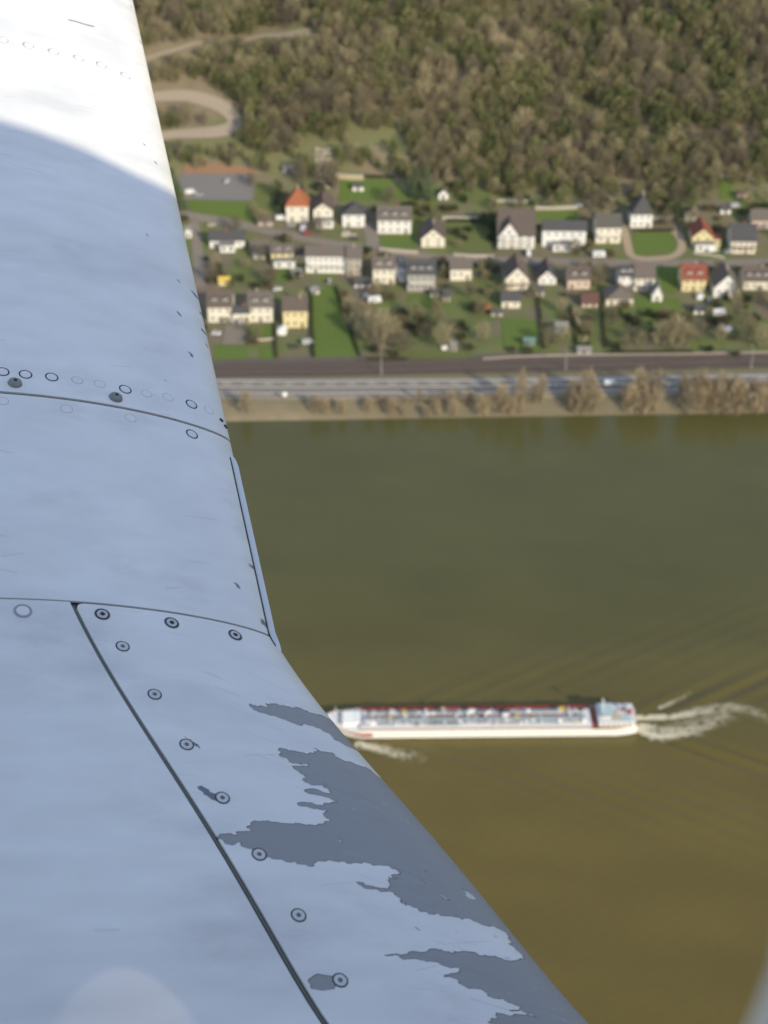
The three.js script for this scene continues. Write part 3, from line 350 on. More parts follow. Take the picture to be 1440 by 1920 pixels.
// ------------------------------------------------------------------ houses
const wallC = { white: [0.85, 0.84, 0.80], cream: [0.83, 0.78, 0.65], yellow: [0.78, 0.68, 0.38], beige: [0.46, 0.42, 0.34], pink: [0.70, 0.55, 0.46], ochre: [0.70, 0.52, 0.26], grey: [0.42, 0.41, 0.38], teal: [0.16, 0.26, 0.23], orange: [0.62, 0.26, 0.08] };
const roofC = { orange: [0.42, 0.135, 0.055], brown: [0.14, 0.108, 0.085], slate: [0.085, 0.083, 0.082], taupe: [0.165, 0.138, 0.112], olive: [0.12, 0.112, 0.09], red: [0.30, 0.085, 0.045], pale: [0.26, 0.25, 0.23], rust: [0.15, 0.07, 0.05], teal: [0.14, 0.24, 0.21], yellowr: [0.75, 0.55, 0.10], white_: [0.82, 0.82, 0.80] };
const wallM = {}, roofM = {};
{ const n = 128, d = new Uint8Array(n * n * 4); for (let y = 0; y < n; y++) for (let x = 0; x < n; x++) { const row = Math.floor(y / 8), v = 205 + 40 * (hash(Math.floor((x + (row % 2) * 4) / 8), row, 3) - 0.5) + 18 * (fbm(x / 20, y / 20, 2, 4) - 0.5) - (y % 8 === 0 ? 30 : 0); d.set([v, v, v, 255], (y * n + x) * 4); } const t = new THREE.DataTexture(d, n, n); t.wrapS = t.wrapT = THREE.RepeatWrapping; t.magFilter = THREE.LinearFilter; t.needsUpdate = true; for (const k in roofC) roofM[k] = M(...roofC[k], 0.75, { map: t }); }
for (const k in wallC) wallM[k] = M(...wallC[k], 0.9, { map: FINE });
const glass = M(0.03, 0.037, 0.045, 0.12), frameM = M(0.72, 0.70, 0.66, 0.6), woodM = M(0.17, 0.09, 0.05, 0.7), doorM = M(0.14, 0.085, 0.06, 0.6), stoneM = M(0.42, 0.37, 0.29, 0.95, { map: GRAIN }), brickM = M(0.28, 0.12, 0.08, 0.9), railM = M(0.70, 0.69, 0.65, 0.6);
const FRAME = (() => { const s = new THREE.Shape([[-0.6, -0.7], [0.6, -0.7], [0.6, 0.7], [-0.6, 0.7]].map(([x, y]) => new THREE.Vector2(x, y))); s.holes.push(new THREE.Path([[-0.5, -0.6], [-0.5, 0.6], [0.5, 0.6], [0.5, -0.6]].map(([x, y]) => new THREE.Vector2(x, y)))); return new THREE.ExtrudeGeometry(s, { depth: 0.09, bevelEnabled: false }); })();
const PANE = box(1.0, 1.2, 0.04, 0, 0, 0.03);
function windowAt(parent, x, y, z, ry = 0, sx = 1, sy = 1) { const f = part('window', FRAME, frameM, parent); f.position.set(x, y, z); f.rotation.y = ry; f.scale.set(sx, sy, 1); part('pane', PANE, glass, f); return f; }
function slab(a, b, c, d, t) { // quad a b c d with thickness t below it
  const n = b.clone().sub(a).cross(d.clone().sub(a)).normalize(); if (n.y < 0) n.negate(); const q = [a, b, c, d].map((p) => p.clone().addScaledVector(n, -t)); const T = [[a, b, c], [a, c, d], [q[0], q[2], q[1]], [q[0], q[3], q[2]]];
  const P = [a, b, c, d]; for (let i = 0; i < 4; i++) { const j = (i + 1) % 4; T.push([P[i], q[i], q[j]], [P[i], q[j], P[j]]); } return tris(T);
}
function prism(poly, z0, z1) { const s = new THREE.Shape(poly.map(([x, y]) => new THREE.Vector2(x, y))); return new THREE.ExtrudeGeometry(s, { depth: z1 - z0, bevelEnabled: false }).translate(0, 0, z0); }
function gableRoof(w, d, h, rise, along, over = 0.5, t = 0.22) { // along 'x' or 'z': direction of the ridge; footprint x -w/2..w/2, z -d..0
  const zc = -d / 2;
  if (along === 'x') { const k = rise / (d / 2), e = h - over * k, x = w / 2 + over; const up = t * 0.9; return [slab(V(-x, e + up, over), V(x, e + up, over), V(x, h + rise + up, zc), V(-x, h + rise + up, zc), t), slab(V(-x, h + rise + up, zc), V(x, h + rise + up, zc), V(x, e + up, -d - over), V(-x, e + up, -d - over), t)]; }
  const k = rise / (w / 2), e = h - over * k, up = t * 0.9; return [slab(V(-w / 2 - over, e + up, over), V(0, h + rise + up, over), V(0, h + rise + up, -d - over), V(-w / 2 - over, e + up, -d - over), t), slab(V(0, h + rise + up, over), V(w / 2 + over, e + up, over), V(w / 2 + over, e + up, -d - over), V(0, h + rise + up, -d - over), t)];
}
function buildHouse([x, z, yaw, w, d, h, rise, type, wall, roof, cols, rows, extra, cat, label], i) {
  const R = rnd(500 + i), name = { house: 'house', shed: 'garden_shed', hut: 'garden_hut', garage: 'garage', greenhouse: 'greenhouse', outbuilding: 'outbuilding', playhouse: 'playhouse', tent: 'garden_tent' }[cat];
  const t = thing(name, label, cat, [x, ground(x, z), z], yaw + (R() - 0.5) * 0.06), wm = wallM[wall], rm = roofM[roof], below = -3;
  const small = cat !== 'house';
  if (type === 'gable') part('wall', prism([[-w / 2, below], [w / 2, below], [w / 2, h], [0, h + rise], [-w / 2, h]], -d, 0), wm, t);
  else if (type === 'eaves') part('wall', prism([[0, below], [d, below], [d, h], [d / 2, h + rise], [0, h]], -w / 2, w / 2).rotateY(Math.PI / 2), wm, t);
  else part('wall', [box(w, h - below, d, 0, (h + below) / 2, -d / 2)], wm, t);
  let rf;
  if (type === 'hip') { const o = 0.5, a = V(-w / 2 - o, h - 0.2, o), b = V(w / 2 + o, h - 0.2, o), c = V(w / 2 + o, h - 0.2, -d - o), e = V(-w / 2 - o, h - 0.2, -d - o), r = d * 0.18, p = V(0, h + rise, -d / 2 + r), q = V(0, h + rise, -d / 2 - r); rf = part('roof', tris([[a, b, p], [b, c, q], [b, q, p], [c, e, q], [e, a, p], [e, p, q], [a, e, c], [a, c, b]]), rm, t); }
  else { rf = part('roof', gableRoof(w, d, h, rise, type === 'eaves' ? 'x' : 'z', small ? 0.25 : 0.5), rm, t); }
  const rv = rf.geometry.attributes, uv = rv.uv.array, pp = rv.position.array; for (let k = 0; k < uv.length / 2; k++) { uv[2 * k] = (pp[3 * k] + pp[3 * k + 2] * (type === 'gable' ? 1 : 0)) / 4; uv[2 * k + 1] = (pp[3 * k + 1] + (type === 'gable' ? pp[3 * k] : pp[3 * k + 2])) / 4; }
  if (!small && R() < 0.85) { const cx = (R() - 0.5) * w * 0.5, cz = -d / 2 + (R() - 0.5) * 1.5; const ch = part('chimney', [box(0.8, 2.4, 0.8, type === 'eaves' ? cx : 0.5, h + rise + 0.1, cz), box(1.0, 0.18, 1.0, type === 'eaves' ? cx : 0.5, h + rise + 1.35, cz)], R() < 0.5 ? brickM : stoneM, rf); ch.castShadow = true; }
  const fh = h / rows, ww = Math.min(1.05, w / cols / 1.7), wh = Math.min(1, fh / 2.2);
  if (cat === 'tent') { part('flap', [box(w * 0.4, h * 0.8, 0.05, 0, h * 0.4, 0.03)], M(...wallC[wall], 0.8), t); return; }
  for (let r = 0; r < rows; r++) for (let c = 0; c < cols; c++) {
    const wx = (c + 0.5) / cols * w * 0.92 - w * 0.46, wy = (r + 0.55) * fh;
    if (r === 0 && c === (i % cols) && !(type === 'gable' && cols === 2 && !small)) { const dw = Math.min(1.1, w * 0.3), dh = Math.min(2.2, h * 0.8); part('door', [box(dw, dh, 0.08, wx, dh / 2, 0.045), box(dw + 0.5, 0.12, 0.7, wx, dh + 0.25, 0.36)], doorM, t); continue; }
    windowAt(t, wx, wy, 0.004, 0, ww * (0.92 + 0.3 * R() * (r < rows - 1 ? 1 : 0)), wh);
  }
  if (type === 'gable' && !small && rise > 3) windowAt(t, 0, h + rise * 0.32, 0.004, 0, 0.85, 0.85);
  if (!small) for (const s of [-1, 1]) for (let r = 0; r < rows; r++) for (const f of [0.3, 0.7]) windowAt(t, s * (w / 2 + 0.004), (r + 0.55) * fh, -d * f, s * Math.PI / 2, 0.9, wh);
  if (extra.includes('dormers')) { const n = w > 12 ? 3 : 2, zz = -d * 0.17, dh = Math.min(1.9, rise * 0.55); for (let k = 0; k < n; k++) { const dx = (k + 0.5) / n * w * 0.86 - w * 0.43, y0 = h + rise * 0.26; const dm = part('dormer', [box(2.0, dh, 2.6, dx, y0 + dh / 2, zz - 1.1)], wallM.white, t); const wn = windowAt(dm, dx, y0 + dh * 0.52, zz + 0.204, 0, 1.15, Math.min(0.8, dh / 1.9)); wn.children.forEach((p) => { wn.remove(p); p.scale.set(1.15, Math.min(0.8, dh / 1.9), 1); p.position.copy(wn.position); dm.add(p); }); part('dormer_roof', [box(2.5, 0.16, 3.0, dx, y0 + dh + 0.08, zz - 1.0)], rm, t); } }
  if (extra.includes('balcony')) { const y = rows > 1 ? fh * (rows - 1) : h * 0.42, bw = w * 0.86; part('balcony', [box(bw, 0.18, 1.5, 0, y, 0.78)], stoneM, t); part('railing', [box(bw, 0.75, 0.08, 0, y + 0.62, 1.5), box(0.08, 0.75, 1.4, -bw / 2, y + 0.62, 0.76), box(0.08, 0.75, 1.4, bw / 2, y + 0.62, 0.76)], wall === 'white' || R() < 0.5 ? railM : woodM, t); }
  if (extra.includes('annex')) { const aw = w * (w > 15 ? 0.42 : 0.9), ah = 3.2, dx = w > 15 ? w * (label.includes('nearest the wing') ? 0.02 : -0.05) : 0.8; part('annex', [box(aw, ah + 3, 4.2, dx, ah / 2 - 1.5, 2.11)], wallM.white, t); part('annex_roof', [box(aw + 0.4, 0.2, 4.6, dx, ah + 0.1, 2.2)], roofM.pale, t); for (const k of [-0.25, 0.25]) windowAt(t, dx + k * aw, 1.5, 4.214, 0, 1.5, 1.2); }
  if (extra.includes('sideannex')) { part('annex', [box(w * 0.42, h * 0.72 + 3, d * 0.5, w / 2 + w * 0.21 + 0.004, h * 0.36 - 1.5, -d * 0.25)], wm, t); part('annex_roof', [box(w * 0.46, 0.25, d * 0.56, w / 2 + w * 0.215, h * 0.72 + 0.13, -d * 0.25)], rm, t); windowAt(t, w / 2 + w * 0.21, h * 0.4, 0.004, 0, 1, 0.9); }
  if (extra.includes('lowwing')) { part('annex', [box(w * 0.6, 2.4 + 3, 3.6, 0, -0.6, 1.81)], wallM.white, t); part('annex_roof', [box(w * 0.66, 0.2, 4, 0, 2.2, 1.9)], roofM.pale, t); }
  if (extra.includes('frontgable')) { const gw = w * 0.58, gx = -w * 0.2, gr = rise * 0.78, gd = d * 0.42; const g1 = prism([[gx - gw / 2, h - 0.4], [gx + gw / 2, h - 0.4], [gx, h + gr]], -gd, 0.35); part('front_gable', g1, wm, t); const rr = gableRoof(gw, gd + 0.35, h - 0.2, gr, 'z', 0.35).map((g) => g.translate(gx, 0, 0.35)); part('gable_roof', rr, rm, t); windowAt(t, gx, h + gr * 0.25, 0.354, 0, 1.1, 1); part('balcony', [box(w * 0.98, 0.18, 1.3, 0, h / 3, 0.7)], stoneM, t); part('railing', [box(w * 0.98, 0.7, 0.08, 0, h / 3 + 0.5, 1.3)], railM, t); }
}
PLACE.houses.forEach(buildHouse);

// ------------------------------------------------------------------ walls, terraces, rail wall
const wallStone = [M(0.52, 0.46, 0.37, 0.95, { map: GRAIN }), M(0.55, 0.45, 0.29, 0.95, { map: GRAIN })];
function wallAlong(pts, h, th, from = -1.2) { const g = []; for (let i = 1; i < pts.length; i++) { const [ax, az] = pts[i - 1], [bx, bz] = pts[i], n = Math.max(1, Math.round(Math.hypot(bx - ax, bz - az) / 3)); for (let k = 0; k < n; k++) { const x0 = lerp(ax, bx, k / n), z0 = lerp(az, bz, k / n), x1 = lerp(ax, bx, (k + 1) / n), z1 = lerp(az, bz, (k + 1) / n), y = ground((x0 + x1) / 2, (z0 + z1) / 2); const b = box(Math.hypot(x1 - x0, z1 - z0) + 0.01, from < 0 ? h - from : h, th); b.rotateY(-Math.atan2(z1 - z0, x1 - x0)); g.push(b.translate((x0 + x1) / 2, y + (from < 0 ? (h + from) / 2 : from + h / 2), (z0 + z1) / 2)); } } return g; }
PLACE.walls.forEach(([label, h, th, c, q]) => { const pts = []; for (let i = 0; i < q.length; i += 2) pts.push([q[i], q[i + 1]]); const t = thing('retaining_wall', label, 'wall'); part('masonry', wallAlong(pts, h, th), wallStone[c], t); part('coping', wallAlong(pts, 0.14, th + 0.16, h + 0.004), M(0.6, 0.56, 0.48, 0.9), t); });
{ const t = thing('track_side_wall', 'long low pale wall running along the village side of the railway', 'wall'); part('masonry', wallAlong(PLACE.rail_wall, 0.9, 0.5), M(0.44, 0.38, 0.31, 0.95, { map: GRAIN }), t); }
{ // pale rock ledges stepping up the slope
  const R = rnd(71), t = thing('rock_terrace', 'pale stepped rock terraces climbing the slope above the orange roofed house', 'rock terraces');
  PLACE.terraces.forEach(([x, z, w]) => { const n = Math.max(3, Math.round(w / 1.6)); for (let k = 0; k < n; k++) { const px = x + (k + 0.5) / n * w - w / 2 + (R() - 0.5) * 0.5, pz = z + (R() - 0.5) * 1.2, g = new THREE.DodecahedronGeometry(1, 0), sx = w / n * 0.75, sy = 0.8 + R() * 0.6; g.rotateY(R() * 6); g.scale(sx, sy, 0.9 + R() * 0.5); const m = part('stone', g, stoneM, t); m.position.set(px, ground(px, pz) + 0.5, pz); } });
}

// hedges between the gardens
{
  const R = rnd(404), hm = [M(0.05, 0.07, 0.025, 0.95), M(0.09, 0.085, 0.04, 0.95)];
  PLACE.hedges.forEach(([ax, az, bx, bz, label], i) => { const n = Math.max(3, Math.round(Math.hypot(bx - ax, bz - az) / 0.9)), T = []; for (let k = 0; k < n * 26; k++) { const u = R(), x = lerp(ax, bx, u) + (R() - 0.5) * 1.0, z = lerp(az, bz, u) + (R() - 0.5) * 1.0, y = ground(x, z) + R() * 1.5, p = V(x, y, z), d = V(R() - 0.5, R() * 0.6, R() - 0.5).normalize(), s = V(R() - 0.5, R() - 0.5, R() - 0.5).cross(d).normalize(); T.push([p.clone().addScaledVector(s, 0.28), p.clone().addScaledVector(s, -0.28), p.clone().addScaledVector(d, 0.7)]); } const t = thing('hedge', label, 'hedge'); part('foliage', tris(T), hm[i % 2], t); });
}

// ------------------------------------------------------------------ vehicles
const carC = { white: [0.80, 0.80, 0.78], silver: [0.42, 0.43, 0.45], beige: [0.60, 0.52, 0.40], red: [0.40, 0.03, 0.03], dark: [0.04, 0.045, 0.055], blue: [0.05, 0.09, 0.22], lilac: [0.55, 0.52, 0.62] }, tyreM = M(0.02, 0.02, 0.02, 0.8), rimM = M(0.5, 0.5, 0.5, 0.35, { metalness: 0.8 }), lampM = M(0.8, 0.8, 0.75, 0.2), tailM = M(0.4, 0.02, 0.02, 0.3);
const carPaint = {}; for (const k in carC) carPaint[k] = M(...carC[k], 0.35, { phys: true, clearcoat: 0.7 });
const CARS = {
  car: { body: [[-2.1, 0.35], [2.1, 0.35], [2.15, 0.75], [1.9, 0.92], [1.0, 1.0], [-1.75, 1.02], [-2.12, 0.9]], cabin: [[-1.75, 1.0], [-1.25, 1.46], [0.2, 1.48], [1.0, 1.0]], w: 1.76, wheel: [1.3, 0.32] },
  van: { body: [[-2.6, 0.4], [2.6, 0.4], [2.65, 0.95], [2.2, 1.2], [1.7, 2.15], [1.4, 2.25], [-2.5, 2.25], [-2.62, 2.0]], cabin: [[1.05, 1.3], [1.0, 2.05], [1.62, 2.05], [2.0, 1.3]], w: 1.95, wheel: [1.65, 0.36] },
  camper: { body: [[-3.2, 0.5], [2.6, 0.5], [3.2, 0.9], [2.9, 1.3], [2.5, 2.0], [2.8, 2.6], [2.4, 2.95], [-3.0, 2.95], [-3.25, 2.6]], cabin: [[-2.4, 1.5], [-2.4, 2.1], [1.0, 2.1], [1.0, 1.5]], w: 2.2, wheel: [1.9, 0.36] },
};
function extr(poly, w, b) { const s = new THREE.Shape(poly.map(([x, y]) => new THREE.Vector2(x, y))); return new THREE.ExtrudeGeometry(s, { depth: w - 2 * b, bevelEnabled: true, bevelThickness: b, bevelSize: b * 0.6, bevelSegments: 2 }).translate(0, 0, -w / 2 + b); }
const carG = {}; for (const k in CARS) { const c = CARS[k]; carG[k] = { body: extr(c.body, c.w, 0.09), glass: k === 'car' ? extr(c.cabin, c.w - 0.12, 0.12) : mergeGeometries([prism(c.cabin, -c.w / 2 - 0.015, c.w / 2 + 0.015)]), roof: k === 'car' ? rbox(1.5, 0.06, c.w - 0.3, 0.03, -0.52, 1.54) : null }; }
const TYRE = new THREE.CylinderGeometry(1, 1, 0.22, 14).rotateX(Math.PI / 2), RIM = new THREE.CylinderGeometry(0.62, 0.62, 0.235, 10).rotateX(Math.PI / 2);
PLACE.cars.forEach(([x, z, yaw, col, kind, label]) => {
  const lift = pathDist(PLACE.river_road, x, z) < 8 ? 0.12 : 0.28, t = thing(kind === 'car' ? 'parked_car' : kind === 'van' ? 'van' : 'camper', label, kind, [x, ground(x, z) + lift, z], yaw), c = CARS[kind], g = carG[kind];
  part('body', g.body, carPaint[col], t); part(kind === 'car' ? 'cabin_glass' : 'side_window', g.glass, glass, t); if (g.roof) part('roof', g.roof, carPaint[col], t);
  for (const sx of [-1, 1]) for (const sz of [-1, 1]) { const wl = part('wheel', TYRE, tyreM, t); wl.scale.set(c.wheel[1], c.wheel[1], 1); wl.position.set(sx * c.wheel[0], c.wheel[1], sz * (c.w / 2 - 0.08)); part('rim', RIM, rimM, wl); }
  const fx = Math.max(...c.body.map((p) => p[0])) + 0.02; for (const sz of [-1, 1]) { part('headlight', box(0.08, 0.16, 0.34, fx, 0.72, sz * (c.w / 2 - 0.3)), lampM, t); part('tail_lamp', box(0.08, 0.16, 0.28, Math.min(...c.body.map((p) => p[0])) - 0.02, 0.8, sz * (c.w / 2 - 0.28)), tailM, t); }
});
// round river signs on posts
['left round white river sign on a post below the bare road verge', 'middle round white river sign on a post among the bank trees', 'right round white river sign on a post near the right edge'].forEach((label, i) => { const [x, z] = PLACE.signs[i], t = thing('river_sign', label, 'sign', [x, ground(x, z), z], 0, 'round white river signs on the bank'); part('post', [cyl(0.08, 0.08, 3.2, 8, 0, 1.6)], rimM, t); part('board', new THREE.CylinderGeometry(0.95, 0.95, 0.1, 24).rotateX(Math.PI / 2 - 0.35).translate(0, 3.4, 0.15), M(0.84, 0.84, 0.82, 0.5), t); part('bracket', [box(1.4, 0.1, 0.12, 0, 3.3, 0.02)], rimM, t); });

// ------------------------------------------------------------------ trees
const inQuad = (q, x, z) => { let c = false; for (let i = 0, j = 3; i < 4; j = i++) { const xi = q[2 * i], zi = q[2 * i + 1], xj = q[2 * j], zj = q[2 * j + 1]; if ((zi > z) !== (zj > z) && x < (xj - xi) * (z - zi) / (zj - zi) + xi) c = !c; } return c; };
const occupied = (x, z, m) => PLACE.houses.some(([hx, hz, , w, d]) => Math.abs(x - hx) < w / 2 + m && z < hz + m + 3 && z > hz - d - m) || PLACE.lawns.some(([c, ...q]) => !c && inQuad(q, x, z)) || pathDist(PLACE.lane, x, z) < 3.4 + m * 0.4 || pathDist(PLACE.side_lane, x, z) < 3 + m * 0.4 || pathDist(PLACE.loop, x, z) < 2.4 + m * 0.4 || pathDist(PLACE.parking, x, z) < 13 || PLACE.cars.some(([cx, cz]) => Math.hypot(x - cx, z - cz) < 3 + m * 0.4);
function twigs(R, n, h, r, y0, lmin, lmax, wmin, wmax, upw = 0.6) {
  const T = [];
  for (let k = 0; k < n; k++) {
    const u = R() * 2 * Math.PI, cy = 2 * R() - 1, rr = Math.cbrt(R()), s = Math.sqrt(1 - cy * cy), c = V(Math.cos(u) * s * r * rr, y0 + (cy * rr * 0.5 + 0.5) * (h - y0), Math.sin(u) * s * r * rr);
    const lobe = 1 + 0.35 * Math.sin(u * 3 + n) * s + 0.3 * Math.sin(u * 5 + c.y * 1.1); c.x *= lobe; c.z *= lobe;
    const out = V(c.x, (c.y - y0 - (h - y0) * 0.4) * 0.6, c.z).normalize(), d = out.multiplyScalar(0.7).add(V((R() - 0.5), upw * R() + 0.1, (R() - 0.5))).normalize(), side = V(R() - 0.5, R() - 0.5, R() - 0.5).cross(d).normalize(), L = lerp(lmin, lmax, R()), w = lerp(wmin, wmax, R());
    T.push([c.clone().addScaledVector(side, -w), c.clone().addScaledVector(side, w), c.clone().addScaledVector(d, L)]);
  }
  return T;
}
function treeForm(seed, kind) { // unit forms about 10 m tall; trunk and crown
  const R = rnd(seed), h = 10, trunk = [new THREE.CylinderGeometry(0.10, 0.24, h * 0.62, 6, 1, true).translate(0, h * 0.31 - 0.4, 0)];
  for (let k = 0; k < 7; k++) { const a = k * 2.4 + R(), y = h * (0.22 + 0.055 * k), L = 2.6 * (1 - k * 0.06); trunk.push(bar(V(0, y, 0), V(Math.cos(a) * L * 0.8, y + L * 0.95, Math.sin(a) * L * 0.8), 0.07, 4)); }
  let crown;
  if (kind === 'bare') crown = twigs(R, 520, h, 3.2, 0.8, 0.9, 2.8, 0.05, 0.13, 1.6);
  else if (kind === 'ivy') crown = twigs(R, 480, h, 3.0, 0.4, 0.6, 1.8, 0.10, 0.24, 1.2);
  else if (kind === 'willow') crown = twigs(R, 560, h, 3.2, 0.1, 0.9, 2.8, 0.06, 0.17, 1.6);
  else if (kind === 'conifer') { crown = []; for (let k = 0; k < 520; k++) { const y = 0.8 + 9.2 * Math.pow(R(), 1.35), rr = (1 - y / 10.2) * 2.7 * (0.55 + 0.45 * R()), a = R() * 6.28, c = V(Math.cos(a) * rr, y, Math.sin(a) * rr), d = V(Math.cos(a), -0.35, Math.sin(a)).add(V(R() - 0.5, R() - 0.5, R() - 0.5).multiplyScalar(0.6)).normalize(), s = V(-Math.sin(a), (R() - 0.5) * 0.8, Math.cos(a)).normalize(), w = 0.16 + 0.2 * R(); crown.push([c.clone().addScaledVector(s, -w), c.clone().addScaledVector(s, w), c.clone().addScaledVector(d, 0.9 + 0.5 * R())]); } }
  else crown = twigs(R, 360, 10, 5.2, 0.2, 0.8, 2.0, 0.3, 0.8, 0.5); // shrub, scaled down
  return { trunk: mergeGeometries(trunk), crown: tris(crown) };
}
const FORMS = { bare: [1, 2, 3, 4].map((s) => treeForm(s * 13, 'bare')), ivy: [1, 2].map((s) => treeForm(s * 29, 'ivy')), evergreen: [1, 2].map((s) => treeForm(s * 37, 'ivy')), willow: [1, 2, 3].map((s) => treeForm(s * 41, 'willow')), conifer: [1, 2].map((s) => treeForm(s * 53, 'conifer')), shrub: [1, 2, 3].map((s) => treeForm(s * 61, 'shrub')) };
const barkM = M(0.13, 0.10, 0.075, 0.95), crownM = { bare: [M(0.28, 0.235, 0.135, 0.95), M(0.22, 0.19, 0.11, 0.95), M(0.33, 0.285, 0.165, 0.95), M(0.17, 0.145, 0.098, 0.95)], ivy: [M(0.17, 0.175, 0.07, 0.95), M(0.13, 0.15, 0.055, 0.95), M(0.22, 0.21, 0.095, 0.95)], evergreen: [M(0.045, 0.065, 0.026, 0.95), M(0.06, 0.08, 0.032, 0.95)], willow: [M(0.42, 0.335, 0.205, 0.95), M(0.35, 0.28, 0.175, 0.95), M(0.30, 0.25, 0.165, 0.95)], conifer: [M(0.075, 0.115, 0.05, 0.95), M(0.09, 0.13, 0.055, 0.95)], shrub: [M(0.05, 0.075, 0.022, 0.95), M(0.085, 0.09, 0.038, 0.95), M(0.14, 0.115, 0.065, 0.95), M(0.035, 0.048, 0.022, 0.95)] };
const protos = {};
function plant(name, kind, f, m, label, cat, group, x, z, h, rx, turn) {
  const key = kind + f + '_' + m; let o;
  if (!protos[key]) { o = protos[key] = new THREE.Group(); const form = FORMS[kind][f]; part('trunk', form.trunk, barkM, o); part('crown', form.crown, crownM[kind][m], o); } else o = protos[key].clone();
  if (o.parent) throw new Error('placed twice'); o.name = numbered(name); o.position.set(x, ground(x, z) - 0.1, z); o.rotation.y = turn; o.scale.set(rx, h / 10, rx); scene.add(o); protos[key] = protos[key].clone(); o.userData = { label, category: cat, group }; return o;
}
{
  const R = rnd(9), L = {
    bare: ['garden_tree', 'bare brown tree standing in the village gardens', 'tree', 'bare trees in the village gardens'], shrub: ['shrub', 'low bushy shrub growing in the village gardens', 'shrub', 'shrubs in the village gardens'],
    evergreen: ['evergreen_tree', 'dark evergreen tree standing beside a village house', 'tree', 'dark evergreens among the houses'], conifer: ['conifer_tree', 'tall green conifer at the upper edge of the village', 'tree', 'green conifers above the village'] };
  let cn = 0; for (const [x, z, kind, h, own] of PLACE.trees) { const f = Math.floor(R() * FORMS[kind].length), m = Math.floor(R() * crownM[kind].length), hh = h * (0.85 + 0.35 * R()); const o = plant(L[kind][0], kind, f, m, ...L[kind].slice(1), x, z, hh, kind === 'shrub' ? hh / 10 * (0.9 + 0.8 * R()) : hh / 10 * (0.85 + 0.35 * R()), R() * 6); if (own) { o.userData.label = own; delete o.userData.group; } if (kind === 'conifer') o.userData.label = ['tall green conifer at the upper edge of the village, biggest of its pair', 'smaller green conifer left of the biggest one above the upper row', 'green conifer at the car park corner, half hidden by the wing edge', 'green conifer touching the wing edge above the car park'][cn++]; }
  for (let k = 0, made = 0; k < 1600 && made < 270; k++) { const x = -110 + 310 * R(), d = 612 + 140 * R(), z = -d - 0.03 * x, r = R(), r2 = R(), r3 = R(); if (occupied(x, z, 2) || fbm(x / 12, d / 12, 2, 70) < 0.40) continue; made++; if (r < 0.68) plant('shrub', 'shrub', Math.floor(r2 * 3), Math.floor(r3 * 4), ...L.shrub.slice(1), x, z, 1.8 + 2.6 * r2, (1.8 + 2.6 * r2) / 10 * (0.9 + 0.9 * r3), r * 9); else plant('garden_tree', 'bare', Math.floor(r2 * 4), Math.floor(r3 * 4), ...L.bare.slice(1), x, z, 4.5 + 5 * r3, (4.5 + 5 * r3) / 10 * (0.8 + 0.4 * r2), r * 9); }
  for (const [x, z, h] of PLACE.bank) { if (PLACE.cars.some(([cx, cz]) => Math.abs(x - cx) < 4.5 && Math.abs(z - cz) < 30)) { R(); continue; } plant('bank_tree', 'willow', Math.floor(R() * 3), Math.floor(R() * 3), 'bare pale brown tree on the river bank below the road', 'tree', 'bare trees on the river bank', x, z, h * (x > 20 ? 1.15 : 1) * (0.9 + 0.75 * R() * R()), h / 10 * (0.5 + 0.6 * R()), R() * 6); }
}
